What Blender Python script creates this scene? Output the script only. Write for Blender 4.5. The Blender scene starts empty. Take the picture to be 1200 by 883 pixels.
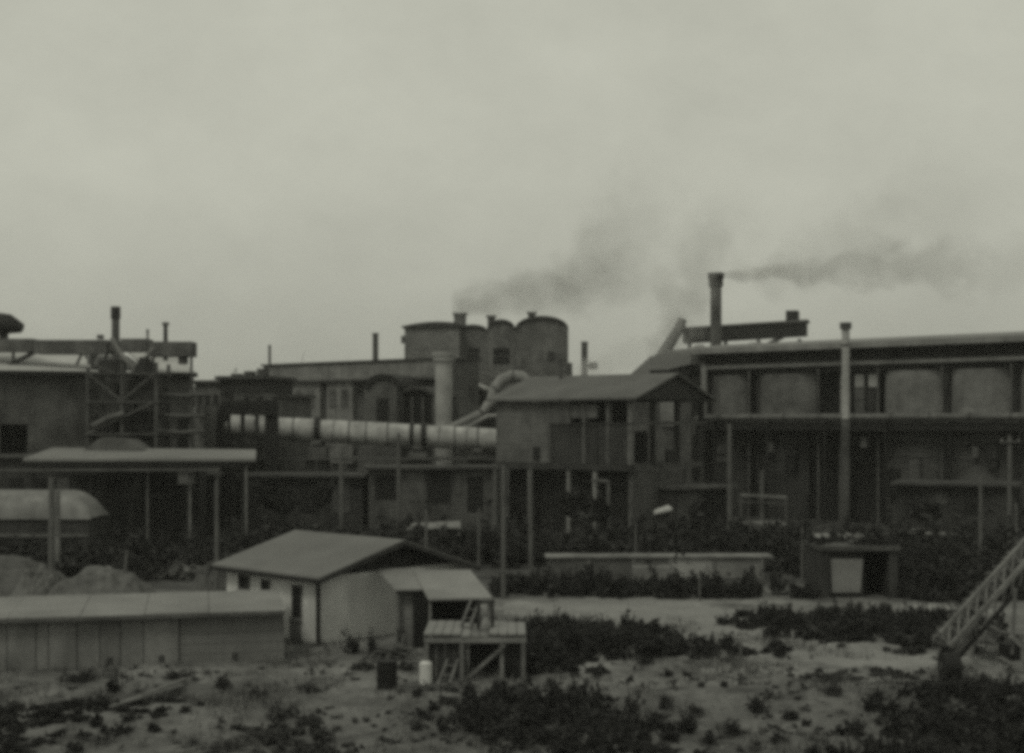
import bpy, math, random
import numpy as np
from mathutils import Vector, Matrix, noise
random.seed(7); np.random.seed(7)
sc = bpy.context.scene
C = sc.collection
R = math.radians
# ------------------------------------------------------------------ camera
CAMZ, F, CX, HY = 8.0, 1600.0, 600.0, 495.0        # metres, pixels of the 1200 px wide photograph
cam = bpy.data.cameras.new("camera"); co = bpy.data.objects.new("camera", cam); C.objects.link(co)
cam.sensor_width = 36; cam.lens = 36 * F / 1200; cam.shift_y = (HY - 441.5) / 1200
cam.clip_end = 4000; cam.clip_start = 0.2
co.location = (0, 0, CAMZ); co.rotation_euler = (R(90), 0, 0)
sc.camera = co
# ------------------------------------------------------------------ sky, sun, exposure
SUN_EL, SUN_AZ = 52, 215         # high, behind the camera and to its left
w = bpy.data.worlds.new("World"); sc.world = w; w.use_nodes = True
nt = w.node_tree; nt.nodes.clear()
def N(t, **k):
    n = nt.nodes.new(t)
    for a, b in k.items(): setattr(n, a, b)
    return n
out = N('ShaderNodeOutputWorld'); bg = N('ShaderNodeBackground'); bg.inputs[1].default_value = 0.1
sky = N('ShaderNodeTexSky', sky_type='NISHITA'); sky.sun_disc = False
sky.sun_elevation = R(SUN_EL); sky.sun_rotation = R(SUN_AZ); sky.dust_density = 5; sky.air_density = 1.5
bw = N('ShaderNodeRGBToBW'); tint = N('ShaderNodeMixRGB', blend_type='MULTIPLY'); tint.inputs[0].default_value = 1
tint.inputs[2].default_value = (1.0, 1.01, 0.86, 1)
tc = N('ShaderNodeTexCoord'); mp = N('ShaderNodeMapping'); mp.inputs['Scale'].default_value = (1, 1, 1.5)
n1 = N('ShaderNodeTexNoise'); n1.inputs['Scale'].default_value = 5.5; n1.inputs['Detail'].default_value = 9; n1.inputs['Roughness'].default_value = .66
cr = N('ShaderNodeMapRange'); cr.inputs[1].default_value = .3; cr.inputs[2].default_value = .7
cr.inputs[3].default_value = 4.65; cr.inputs[4].default_value = 5.5
sepz = N('ShaderNodeSeparateXYZ'); hz = N('ShaderNodeMapRange')
hz.inputs[1].default_value = 0.03; hz.inputs[2].default_value = .17; hz.inputs[3].default_value = .76; hz.inputs[4].default_value = 1.0
mul = N('ShaderNodeMath', operation='MULTIPLY')
mixc = N('ShaderNodeMixRGB'); mixc.inputs[0].default_value = .93
L = nt.links.new
L(sky.outputs[0], bw.inputs[0]); L(tc.outputs['Generated'], mp.inputs[0]); L(mp.outputs[0], n1.inputs['Vector'])
L(n1.outputs[0], cr.inputs[0]); L(tc.outputs['Generated'], sepz.inputs[0]); L(sepz.outputs[2], hz.inputs[0])
L(cr.outputs[0], mul.inputs[0]); L(hz.outputs[0], mul.inputs[1])
L(bw.outputs[0], mixc.inputs[1]); L(mul.outputs[0], mixc.inputs[2])
L(mixc.outputs[0], tint.inputs[1]); L(tint.outputs[0], bg.inputs[0]); L(bg.outputs[0], out.inputs[0])
sd = bpy.data.lights.new("sun", 'SUN'); sd.energy = 0.8; sd.angle = R(14); sd.color = (1, .99, .86)
so = bpy.data.objects.new("sun", sd); C.objects.link(so)
_az = R(SUN_AZ); _d = Vector((math.sin(_az) * math.cos(R(SUN_EL)), math.cos(_az) * math.cos(R(SUN_EL)), math.sin(R(SUN_EL))))
so.rotation_euler = _d.to_track_quat('Z', 'Y').to_euler(); so.location = (0, 0, 60)
vs = sc.view_settings; vs.view_transform = 'Standard'; vs.look = 'None'; vs.exposure = 0; vs.gamma = 1
sc.render.engine = 'CYCLES'
sc.cycles.filter_width = 4.8            # the soft lens and film of the old footage
sc.cycles.max_bounces = 6; sc.cycles.volume_bounces = 1; sc.cycles.transparent_max_bounces = 8
sc.cycles.volume_step_rate = 2.0; sc.cycles.volume_max_steps = 128
sc.cycles.use_denoising = False
# ------------------------------------------------------------------ materials (procedural, grey film stock)
MATS = {}
def mat(name, base, var=.35, scale=1.2, bump=.15, rough=.85, streak=0.0, brick=0, wave=0, fine=9.0, metal=0, wscale=3.0, wdir='X'):
    if name in MATS: return MATS[name]
    m = bpy.data.materials.new(name); m.use_nodes = True; t = m.node_tree; t.nodes.clear()
    def n(k, **a):
        q = t.nodes.new(k)
        for x, y in a.items(): setattr(q, x, y)
        return q
    l = t.links.new
    o = n('ShaderNodeOutputMaterial'); b = n('ShaderNodeBsdfPrincipled'); l(b.outputs[0], o.inputs[0])
    b.inputs['Roughness'].default_value = rough; b.inputs['Metallic'].default_value = metal
    b.inputs['Specular IOR Level'].default_value = .25
    geo = n('ShaderNodeNewGeometry')
    a = n('ShaderNodeTexNoise'); a.inputs['Scale'].default_value = scale * .45; a.inputs['Detail'].default_value = 6; a.inputs['Roughness'].default_value = .62
    f = n('ShaderNodeTexNoise'); f.inputs['Scale'].default_value = fine; f.inputs['Detail'].default_value = 4
    l(geo.outputs['Position'], a.inputs['Vector']); l(geo.outputs['Position'], f.inputs['Vector'])
    r1 = n('ShaderNodeMapRange'); r1.inputs[1].default_value = .32; r1.inputs[2].default_value = .68
    r1.inputs[3].default_value = 1 - var; r1.inputs[4].default_value = 1 + var
    r2 = n('ShaderNodeMapRange'); r2.inputs[1].default_value = .3; r2.inputs[2].default_value = .7
    r2.inputs[3].default_value = 1 - var * .4; r2.inputs[4].default_value = 1 + var * .4
    l(a.outputs[0], r1.inputs[0]); l(f.outputs[0], r2.inputs[0])
    mm = n('ShaderNodeMath', operation='MULTIPLY'); l(r1.outputs[0], mm.inputs[0]); l(r2.outputs[0], mm.inputs[1])
    cur = mm.outputs[0]
    if streak:
        mp = n('ShaderNodeMapping'); mp.inputs['Scale'].default_value = (1.1, 1.1, .3); l(geo.outputs['Position'], mp.inputs[0])
        s = n('ShaderNodeTexNoise'); s.inputs['Scale'].default_value = 1.3; s.inputs['Detail'].default_value = 5; l(mp.outputs[0], s.inputs['Vector'])
        r3 = n('ShaderNodeMapRange'); r3.inputs[1].default_value = .35; r3.inputs[2].default_value = .7; r3.inputs[3].default_value = 1 + streak * .4; r3.inputs[4].default_value = 1 - streak
        l(s.outputs[0], r3.inputs[0]); q = n('ShaderNodeMath', operation='MULTIPLY'); l(cur, q.inputs[0]); l(r3.outputs[0], q.inputs[1]); cur = q.outputs[0]
    hsrc = f.outputs[0]
    if brick:
        sx = n('ShaderNodeSeparateXYZ'); l(geo.outputs['Position'], sx.inputs[0])
        ad = n('ShaderNodeMath', operation='ADD'); l(sx.outputs[0], ad.inputs[0]); l(sx.outputs[1], ad.inputs[1])
        cb = n('ShaderNodeCombineXYZ'); l(ad.outputs[0], cb.inputs[0]); l(sx.outputs[2], cb.inputs[1])
        bt = n('ShaderNodeTexBrick'); bt.inputs['Scale'].default_value = 1.0; bt.inputs['Brick Width'].default_value = .26; bt.inputs['Row Height'].default_value = .085
        bt.inputs['Mortar Size'].default_value = .01; bt.inputs['Color1'].default_value = (.8, .8, .8, 1); bt.inputs['Color2'].default_value = (1.15, 1.15, 1.15, 1); bt.inputs['Mortar'].default_value = (1.3, 1.3, 1.3, 1)
        l(cb.outputs[0], bt.inputs['Vector']); bb = n('ShaderNodeRGBToBW'); l(bt.outputs[0], bb.inputs[0])
        q = n('ShaderNodeMath', operation='MULTIPLY'); l(cur, q.inputs[0]); l(bb.outputs[0], q.inputs[1]); cur = q.outputs[0]
    if wave:
        wv = n('ShaderNodeTexWave', wave_type='BANDS', bands_direction=wdir); wv.inputs['Scale'].default_value = wscale; wv.inputs['Distortion'].default_value = .4
        l(geo.outputs['Position'], wv.inputs['Vector']); hsrc = wv.outputs[1]
    tint = n('ShaderNodeCombineColor')
    for i, k in enumerate((1.0, 1.0, .97)):
        q = n('ShaderNodeMath', operation='MULTIPLY'); l(cur, q.inputs[0]); q.inputs[1].default_value = base * k; q.use_clamp = True; l(q.outputs[0], tint.inputs[i])
    l(tint.outputs[0], b.inputs['Base Color'])
    if bump:
        bu = n('ShaderNodeBump'); bu.inputs['Strength'].default_value = bump; bu.inputs['Distance'].default_value = .06; l(hsrc, bu.inputs['Height']); l(bu.outputs[0], b.inputs['Normal'])
    MATS[name] = m; return m
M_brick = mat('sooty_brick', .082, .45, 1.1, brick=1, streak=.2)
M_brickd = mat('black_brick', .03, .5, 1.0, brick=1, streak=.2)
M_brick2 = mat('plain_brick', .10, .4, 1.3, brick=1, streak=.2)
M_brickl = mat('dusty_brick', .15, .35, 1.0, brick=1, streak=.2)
M_brickm = mat('smoky_shaded_brick', .062, .5, 1.0, brick=1, streak=.2)  # also on the hall's lower bays, where it carries painted shade
M_conc = mat('weathered_concrete', .19, .3, .8, streak=.15)
M_concd = mat('dirty_concrete', .09, .4, .9, streak=.2)
M_plaster = mat('grey_plaster', .33, .15, .9, streak=.1)
M_panel = mat('cement_panel', .165, .3, 1.1, streak=.3)
M_panel2 = mat('stained_panel', .15, .32, 1.1, streak=.35)
M_panel3 = mat('patched_panel', .18, .3, 1.1, streak=.3)
M_paneld = mat('worn_cement_panel', .14, .2, 1.0, streak=.2)
M_felt = mat('roofing_felt', .13, .18, .9, bump=.05, fine=20)
M_dustroof = mat('cement_dust_roof', .17, .2, .5, bump=.1)
M_dustlight = mat('thick_cement_dust', .36, .2, .5)
M_shedroof = mat('pale_sheet_roof', .19, .22, .8, wave=1, bump=.25)
M_darkroof = mat('tarred_roof', .05, .3)
M_steel = mat('rusty_steel', .06, .4, 2, rough=.7)
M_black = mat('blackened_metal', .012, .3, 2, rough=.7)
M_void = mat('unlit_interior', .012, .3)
M_kiln = mat('dusty_kiln_shell', .30, .42, 1.8, streak=0, rough=.7)
M_oldroof = mat('sooty_sheet_roof', .095, .3, .6, bump=.1)
M_whitewash = mat('whitewashed_plaster', .56, .14, 1.2, streak=.12)
M_pipe = mat('grimy_pipe', .11, .35, 1.5)
M_stackpale = mat('pale_stack', .3, .25, 1.5)
M_wood = mat('grey_timber', .14, .35, 3, streak=.3)
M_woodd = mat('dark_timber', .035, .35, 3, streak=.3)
M_pole = mat('pale_pole', .095, .25, 2)
M_white = mat('white_enamel', .52, .1, 2, rough=.5)
M_glass = mat('dirty_glass', .30, .3, 3, rough=.3)
M_foliage = mat('leaf_dark', .022, .6, 2.5, bump=0, rough=.7)
M_foliage2 = mat('leaf_grey', .045, .4, 2.5, bump=0, rough=.7)
M_spoil2 = mat('pale_spoil', .10, .45, 1.4, bump=.5, fine=5)
M_grass = mat('dry_grass', .10, .4, 2.5, bump=0)
M_bark = mat('bark', .05, .3, 5)
M_stone = mat('pale_rubble', .17, .35, 2)
M_rust = mat('flaking_plate', .12, .6, 3.5, bump=.4)
M_spoil = mat('spoil_heap', .07, .4, .9, bump=.5, fine=4)
# ------------------------------------------------------------------ geometry helpers
def XP(px, D): return (px - CX) / F * D
def ZP(py, D): return CAMZ - (py - HY) / F * D
def P(px, py, D): return Vector((XP(px, D), D, ZP(py, D)))
def DG(py, z=0): return (CAMZ - z) * F / (py - HY)       # depth of a point on level z seen at row py
def fbm(x, y, s, o=0): return noise.noise(Vector((x * s, y * s, o)))
MOUNDS = []
def gh(x, y):
    z = 0
    k = max(0, min(1, (52 - y) / 8))
    if k: z += k * (.22 * fbm(x, y, .22) + .11 * fbm(x, y, .8, 3) + .045 * fbm(x, y, 2.1, 6) + .05 * abs(fbm(x * .35, y + x * .35, 1.3, 8)))
    for (mx, my, rx, ry, h) in MOUNDS:
        q = ((x - mx) / rx) ** 2 + ((y - my) / ry) ** 2
        if q < 1: z += h * (1 - q) ** 2
    if y < 32: z += 5.6 * ((32 - y) / 32) ** 1.6 if y > 0 else 5.6 + .02 * -y
    return z
MOUNDS += [(-11.5, 40, 5, 1.6, .45), (-9, 36.5, 7, 2.2, .35), (-2.5, 39, 2.6, 1.6, .3), (9.5, 39, 4, 2, .35), (14, 37, 4, 3, .5)]
class Frame:
    def __init__(s, a, b):                       # facade runs from a to b (x, y); v points away from the camera
        s.o = Vector((a[0], a[1])); d = Vector((b[0] - a[0], b[1] - a[1])); s.L = d.length; s.u = d / s.L
        s.v = Vector((-s.u.y, s.u.x))
    def __call__(s, u, v, z): q = s.o + s.u * u + s.v * v; return Vector((q.x, q.y, z))
    def upx(s, px):                              # u of the facade point seen in column px
        k = (px - CX) / F; return (k * s.o.y - s.o.x) / (s.u.x - k * s.u.y)
    def rz(s): return math.atan2(s.u.y, s.u.x)
WM = {}
class B:
    def __init__(s): s.v = []; s.f = []; s.sm = []
    def add(s, vs, fs, smooth=False):
        n = len(s.v); s.v += [Vector(q) for q in vs]; s.f += [tuple(i + n for i in f) for f in fs]; s.sm += [smooth] * len(fs); return s
    def box(s, x0, x1, y0, y1, z0, z1): return s.fbox(None, x0, x1, y0, y1, z0, z1)
    def fbox(s, fr, u0, u1, v0, v1, z0, z1):
        g = fr if fr else (lambda a, b, c: Vector((a, b, c)))
        vs = [g(a, b, c) for c in (z0, z1) for b in (v0, v1) for a in (u0, u1)]
        return s.add(vs, [(0, 2, 3, 1), (4, 5, 7, 6), (0, 1, 5, 4), (2, 6, 7, 3), (0, 4, 6, 2), (1, 3, 7, 5)])
    def prism(s, fr, pts, v0, v1):               # polygon in (u, z), extruded along v
        n = len(pts)
        vs = [fr(u, v0, z) for u, z in pts] + [fr(u, v1, z) for u, z in pts]
        return s.add(vs, [tuple(range(n)), tuple(range(2 * n - 1, n - 1, -1))] + [(i, i + n, (i + 1) % n + n, (i + 1) % n) for i in range(n)])
    def slab(s, q, t):                           # quad with thickness t downwards
        q = [Vector(p) for p in q]; d = Vector((0, 0, -t)); vs = q + [p + d for p in q]
        return s.add(vs, [(0, 1, 2, 3), (7, 6, 5, 4)] + [(i, i + 4, (i + 1) % 4 + 4, (i + 1) % 4) for i in range(4)])
    def cyl(s, a, b, r0, r1=None, n=12, cap=True):
        a = Vector(a); b = Vector(b); r1 = r0 if r1 is None else r1
        d = (b - a).normalized(); x = d.orthogonal().normalized(); y = d.cross(x)
        ring = [x * math.cos(6.28318 * i / n) + y * math.sin(6.28318 * i / n) for i in range(n)]
        s.add([a + q * r0 for q in ring] + [b + q * r1 for q in ring], [(i, (i + 1) % n, (i + 1) % n + n, i + n) for i in range(n)], True)
        if cap: s.add([a + q * r0 for q in ring] + [b + q * r1 for q in ring], [tuple(range(n - 1, -1, -1)), tuple(range(n, 2 * n))])
        return s
    def bar(s, a, b, w_, h_=None):
        a = Vector(a); b = Vector(b); h_ = h_ or w_; d = (b - a).normalized()
        up = Vector((0, 0, 1)) if abs(d.z) < .95 else Vector((0, 1, 0))
        x = d.cross(up).normalized() * w_ / 2; y = x.cross(d).normalized() * h_ / 2
        vs = [p + i * x + j * y for p in (a, b) for i, j in ((-1, -1), (1, -1), (1, 1), (-1, 1))]
        return s.add(vs, [(3, 2, 1, 0), (4, 5, 6, 7), (0, 1, 5, 4), (1, 2, 6, 5), (2, 3, 7, 6), (3, 0, 4, 7)])
    def tube(s, pts, r, n=10):
        pts = [Vector(p) for p in pts]; rs = r if isinstance(r, (list, tuple)) else [r] * len(pts); V = []; last = None
        for i, p in enumerate(pts):
            d = (pts[min(i + 1, len(pts) - 1)] - pts[max(i - 1, 0)]).normalized()
            x = (last - d * last.dot(d)).normalized() if last else d.orthogonal().normalized()
            last = x; y = d.cross(x)
            V += [p + (x * math.cos(6.28318 * k / n) + y * math.sin(6.28318 * k / n)) * rs[i] for k in range(n)]
        m = len(pts)
        s.add(V, [(i * n + k, i * n + (k + 1) % n, (i + 1) * n + (k + 1) % n, (i + 1) * n + k) for i in range(m - 1) for k in range(n)], True)
        s.add(V[:n], [tuple(range(n - 1, -1, -1))]); s.add(V[-n:], [tuple(range(n))]); return s
    def obj(s, name, m, parent=None, org=None, label=None, cat=None, group=None, kind=None):
        W = WM.get(parent.as_pointer() if parent else 0, Matrix())
        loc = Vector(org) if org is not None else Vector()
        inv = (W @ Matrix.Translation(loc)).inverted() if parent is None else W.inverted()
        me = bpy.data.meshes.new(name); me.from_pydata([tuple(inv @ q) for q in s.v], [], s.f); me.update()
        me.polygons.foreach_set('use_smooth', s.sm)
        me.materials.append(m); o = bpy.data.objects.new(name, me); C.objects.link(o)
        if parent: o.parent = parent; WM[o.as_pointer()] = W
        else: o.location = loc; WM[o.as_pointer()] = Matrix.Translation(loc)
        tag(o, label, cat, group, kind); return o
def tag(o, label=None, cat=None, group=None, kind=None):
    for k, v in (('label', label), ('category', cat), ('group', group), ('kind', kind)):
        if v: o[k] = v
    return o
def thing(name, label, cat, loc, rz=0, group=None):
    o = bpy.data.objects.new(name, None); C.objects.link(o); o.empty_display_size = .5
    o.location = loc; o.rotation_euler = (0, 0, rz)
    WM[o.as_pointer()] = Matrix.Translation(Vector(loc)) @ Matrix.Rotation(rz, 4, 'Z')
    return tag(o, label, cat, group)
def copy_tree(o, parent=None):
    c = o.copy(); C.objects.link(c); c.parent = parent
    for ch in o.children: copy_tree(ch, c)
    return c
def arc(u0, u1, zs, zt, n=14):                   # arch outline from (u0, zs) over zt to (u1, zs)
    return [((u0 + u1) / 2 - (u1 - u0) / 2 * math.cos(math.pi * i / n), zs + (zt - zs) * math.sin(math.pi * i / n)) for i in range(n + 1)]
# ------------------------------------------------------------------ ground
def make_ground():
    xs = np.concatenate([np.linspace(-900, -70, 14), np.arange(-60, -22, 4), np.arange(-22, 26, .3), np.arange(26, 60, 4), np.linspace(70, 900, 14)])
    ys = np.concatenate([np.linspace(-60, 20, 14), np.arange(22, 32, 1), np.arange(32, 56, .3), np.arange(56, 130, 3), np.linspace(135, 900, 24)])
    V = [(x, y, gh(x, y)) for y in ys for x in xs]; nx = len(xs)
    Fc = [(j * nx + i, j * nx + i + 1, (j + 1) * nx + i + 1, (j + 1) * nx + i) for j in range(len(ys) - 1) for i in range(nx - 1)]
    me = bpy.data.meshes.new('ground'); me.from_pydata(V, [], Fc); me.polygons.foreach_set('use_smooth', [True] * len(Fc))
    m = mat('bare_earth', .15, .5, .7, bump=.8, fine=3.5)
    t = m.node_tree; b = [q for q in t.nodes if q.type == 'BSDF_PRINCIPLED'][0]
    src = b.inputs['Base Color'].links[0].from_socket
    # soil colours: trampled pale earth of the yard, darker works ground behind it, darker foreground, grass stain patches
    def n(k, **a):
        q = t.nodes.new(k)
        for x, y in a.items(): setattr(q, x, y)
        return q
    g = n('ShaderNodeNewGeometry'); sp = n('ShaderNodeSeparateXYZ'); t.links.new(g.outputs['Position'], sp.inputs[0])
    no = n('ShaderNodeTexNoise'); no.inputs['Scale'].default_value = .12; no.inputs['Detail'].default_value = 5; t.links.new(g.outputs['Position'], no.inputs['Vector'])
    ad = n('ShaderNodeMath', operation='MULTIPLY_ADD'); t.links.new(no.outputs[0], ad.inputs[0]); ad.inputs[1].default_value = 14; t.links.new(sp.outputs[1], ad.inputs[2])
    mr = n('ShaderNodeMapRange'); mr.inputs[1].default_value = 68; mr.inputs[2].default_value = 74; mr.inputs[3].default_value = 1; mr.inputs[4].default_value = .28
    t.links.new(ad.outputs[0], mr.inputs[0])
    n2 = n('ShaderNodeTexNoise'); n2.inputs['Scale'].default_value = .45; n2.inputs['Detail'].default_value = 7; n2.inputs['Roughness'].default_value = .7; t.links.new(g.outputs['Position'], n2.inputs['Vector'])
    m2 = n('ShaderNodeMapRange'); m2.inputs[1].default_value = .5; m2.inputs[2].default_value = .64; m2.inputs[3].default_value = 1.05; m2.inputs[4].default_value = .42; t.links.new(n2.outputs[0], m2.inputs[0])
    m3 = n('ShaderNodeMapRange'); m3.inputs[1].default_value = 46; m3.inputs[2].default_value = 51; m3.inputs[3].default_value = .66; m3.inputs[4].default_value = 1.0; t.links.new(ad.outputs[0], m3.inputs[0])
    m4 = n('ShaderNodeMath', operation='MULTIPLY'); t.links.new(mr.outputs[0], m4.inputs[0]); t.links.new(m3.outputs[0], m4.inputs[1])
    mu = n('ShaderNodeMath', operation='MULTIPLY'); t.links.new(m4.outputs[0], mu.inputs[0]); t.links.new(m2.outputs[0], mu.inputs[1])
    vm = n('ShaderNodeVectorMath', operation='SCALE'); t.links.new(src, vm.inputs[0]); t.links.new(mu.outputs[0], vm.inputs['Scale'])
    t.links.new(vm.outputs[0], b.inputs['Base Color'])
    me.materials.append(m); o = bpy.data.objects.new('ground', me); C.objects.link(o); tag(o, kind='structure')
make_ground()
# the trodden track, a sheet a few mm over the ground
def track():
    pts = [(590, 716, 8), (700, 713, 12), (800, 724, 22), (880, 742, 17), (980, 765, 16), (1120, 782, 14), (1260, 800, 14)]
    V = []; Fc = []; K = 170; NC = 26
    def at(i, k):
        px, py, hw = [np.interp(i, range(len(pts)), [p[j] for p in pts]) for j in range(3)]
        y = DG(py + hw * (k * 2 - 1)); return XP(px, y), y
    for i in range(K + 1):
        for k in range(NC + 1):
            e = .3 * noise.noise(Vector((i * .12, 3 if k > NC / 2 else 0, 0))) + .12 * noise.noise(Vector((i * .5, 7 if k > NC / 2 else 1, 0)))
            x, y = at(i / K * (len(pts) - 1), k / NC + e * (k / NC - .5) * 2); rut = -.03 * math.exp(-((k / NC - .35) / .04) ** 2) - .03 * math.exp(-((k / NC - .62) / .04) ** 2); V.append((x, y, gh(x, y) + .02 + (rut * .5 if 0 < k < NC else -.018)))
    for i in range(K):
        for k in range(NC): Fc.append((i * (NC + 1) + k, i * (NC + 1) + k + 1, (i + 1) * (NC + 1) + k + 1, (i + 1) * (NC + 1) + k))
    me = bpy.data.meshes.new('track'); me.from_pydata(V, [], Fc); me.materials.append(mat('trodden_track', .185, .22, .9, bump=.3, fine=3))
    o = bpy.data.objects.new('track', me); C.objects.link(o); tag(o, kind='structure')
track()
# ------------------------------------------------------------------ right hall
fr = Frame((XP(800, 120), 120), (XP(1200, 100), 100)); HL = 52
t = thing('factory_hall', 'long brick hall with flat overhanging roof filling the right side behind the overhead pipe', 'building', fr(0, 0, 0), fr.rz())
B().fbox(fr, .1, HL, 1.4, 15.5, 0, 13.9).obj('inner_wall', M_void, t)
B().fbox(fr, 0, HL, .15, 1.39, 12.01, 13.85).obj('frieze', M_brickd, t)
rf = B().prism(Frame(fr(-1.0, -1.4, 0).xy, fr(-1.0, 18, 0).xy), [(0, 13.95), (0, 14.27), (9.5, 15.2), (17.5, 14.4), (17.5, 13.95)], 0, -(HL + 1)).obj('roof', M_dustroof, t)
B().fbox(fr, -1.05, HL, -1.46, -1.402, 13.85, 14.3).obj('fascia_board', M_conc, t)
B().fbox(fr, -.1, HL, -.55, .15, 12.55, 12.85).obj('cornice', M_conc, t)
pil = [824, 833, 876, 888, 952, 978]
def up(px): return fr.upx(px)
pan = [(802, 824, M_brick), (829, 873, M_brick2), (885, 952, M_brick2), (1033, 1102, M_brickl), (1111, 1182, M_brickl), (1192, 1262, M_brickl), (1272, 1345, M_brickl)]
def bay(a, b_, z0, z1, m, bulge=1.0, v1=1.3):
    u0, u1 = up(a), up(b_); n = 14; b = B()
    pr = [(u0 + (u1 - u0) * i / n, .6 - bulge * math.sin(math.pi * i / n) ** .75) for i in range(n + 1)]
    V = [fr(u, v, z0) for u, v in pr] + [fr(u, v, z1) for u, v in pr]
    b.add(V, [(i, i + 1, i + n + 2, i + n + 1) for i in range(n)], True)
    b.add([fr(u, v, z1) for u, v in pr] + [fr(u1, v1, z1), fr(u0, v1, z1)], [tuple(range(n + 3))]); return b.obj('silo_bay', m, t)
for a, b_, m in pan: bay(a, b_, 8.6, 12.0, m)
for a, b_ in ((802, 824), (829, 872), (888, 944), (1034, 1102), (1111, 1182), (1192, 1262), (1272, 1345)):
    bay(a, b_, 0, 7.7, M_brickd if a < 1030 else M_brickm)  # lower bays: shade of trees and pipes put into the darker brick colour
for a, b_ in ((872.5, 876), (884, 887.5), (1103, 1110), (1183, 1191), (1263, 1271), (825, 828.5)):
    B().fbox(fr, up(a), up(b_), .3, 1.0, 0, 12.0).obj('pilaster', M_brickd, t)
B().fbox(fr, 0, HL, -.7, 1.35, 7.71, 8.55).obj('floor_beam', M_brickd, t)
for a in (980, 997, 1013):
    f = B().fbox(fr, up(a), up(a + 14), .5, .62, 8.6, 11.9)
    f = f.obj('window', M_brickd, t)
    for zz in ((8.75, 9.7), (9.8, 10.7), (10.8, 11.8)):
        if a == 1013 and zz[0] < 10: continue
        B().fbox(fr, up(a + 2), up(a + 12), .44, .497, zz[0], zz[1]).obj('pane', M_glass if zz[0] > 10 or a == 980 else M_concd, f)
for a, b_, z0, z1 in ((984, 996, 0, 7.7), (1060, 1075, 1, 5)):
    B().fbox(fr, up(a), up(b_), -.1, .04, z0, z1).obj('buttress', M_brick, t)
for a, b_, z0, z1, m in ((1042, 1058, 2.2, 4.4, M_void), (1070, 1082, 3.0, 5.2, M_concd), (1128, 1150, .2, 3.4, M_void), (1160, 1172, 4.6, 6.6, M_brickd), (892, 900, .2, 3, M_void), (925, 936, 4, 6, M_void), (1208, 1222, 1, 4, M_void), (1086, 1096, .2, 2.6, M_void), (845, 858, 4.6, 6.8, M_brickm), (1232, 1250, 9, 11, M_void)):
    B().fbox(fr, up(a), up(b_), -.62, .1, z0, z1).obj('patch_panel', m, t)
for a, z0, z1 in ((880, 0, 12.4), (961, 0, 12.4), (1031, 0, 12.5), (1106, .5, 12.4), (1187, 0, 12.5), (1267, 0, 12.5)):
    B().cyl(fr(up(a), -.28, z0), fr(up(a), -.28, z1), .09, .09, 8).obj('down_pipe', M_concd, t)
for zz in (5.2, 6.4): B().tube([fr(up(835) + q * 1.7, -.62 - .1 * (q % 2), zz + .12 * math.sin(q * 1.3)) for q in range(26)], .05, 6).obj('cable', M_black, t)
for a, z in ((905, 5.5), (1015, 6), (1060, 1.2), (1145, 5.4)): B().fbox(fr, up(a), up(a + 7), -.9, -.45, z, z + .8).obj('switch_box', M_concd, t)
# overhead pipe along the hall
t2 = thing('overhead_pipe', 'long pale overhead pipe running level along the front of the brick hall', 'pipe', fr(up(842), -1.7, 0), fr.rz())
u0 = up(828)
B().tube([fr(u0, -1.9, 6.9), fr(u0, -1.9, 7.9), fr(u0 + .15, -1.9, 8.25), fr(u0 + .6, -1.9, 8.42), fr(HL, -1.9, 8.42)], .25, 12).obj('pipe', M_pipe, t2)
for k in range(10): B().cyl(fr(u0 + 2.6 + k * 3.1, -1.9, 8.42), fr(u0 + 2.72 + k * 3.1, -1.9, 8.42), .33, .33, 12).obj('flange', M_steel, t2)
B().fbox(fr, u0 + 1, HL, -1.7, -.75, 7.35, 7.93).obj('walkway', M_black, t2)
for k in range(9):
    u = u0 + 2 + k * 5.2
    B().bar(fr(u, -1.9, 0), fr(u, -1.9, 8.1), .16).obj('support_post', M_black, t2)
    B().bar(fr(u, -2.2, 8.03), fr(u, -.2, 8.03), .16).obj('bracket', M_steel, t2)
# small features on and behind the hall
def stack(name, label, px, py, D, r, cap=None, m=None, z0=0, r_top=None, capm=None, cat='chimney'):
    x = XP(px, D); zt = ZP(py, D); tt = thing(name, label, cat, (x, D, z0))
    B().cyl((x, D, z0), (x, D, zt), r, r_top or r, 16).obj('shaft', m or M_conc, tt)
    if cap:
        for (h0, h1, k) in cap: B().cyl((x, D, zt - h0), (x, D, zt - h1), r * k, r * k, 16).obj('collar', capm or M_brickd, tt)
    else:
        B().cyl((x, D, zt - .1), (x, D, zt + .12), r * 1.12, r * 1.12, 12).obj('rim', capm or M_steel, tt)
    return tt
stack('chimney', 'tallest round chimney with blackened flared top, smoking behind the long hall', 839, 321, 137, .62, cap=[(1.3, .0, 1.18), (.5, -.05, 1.32)], m=M_brick, r_top=.56)
stack('vent_stack', 'slim pale stack with a small cap standing close in front of the long hall windows', 991, 380, 95, .27, cap=[(.35, -.1, 1.5), (1.5, 1.4, 1.25)], m=M_stackpale, capm=M_steel, z0=ZP(491, 95))
B().cyl((XP(991, 95), 95, 0), (XP(991, 95), 95, ZP(491, 95) - .01), .3, .3, 16).obj('base', M_brickm, C.objects['vent_stack'], None)
stack('vent_stack', 'short pale pipe stub against the left end of the long hall', 825, 428, 113, .25, m=M_conc, z0=8.4)
stack('chimney', 'short dark twin-flue chimney standing right of the arched-roof building', 685, 402, 152, .36, m=M_brick)
tt = C.objects[-1] if False else None
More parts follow.
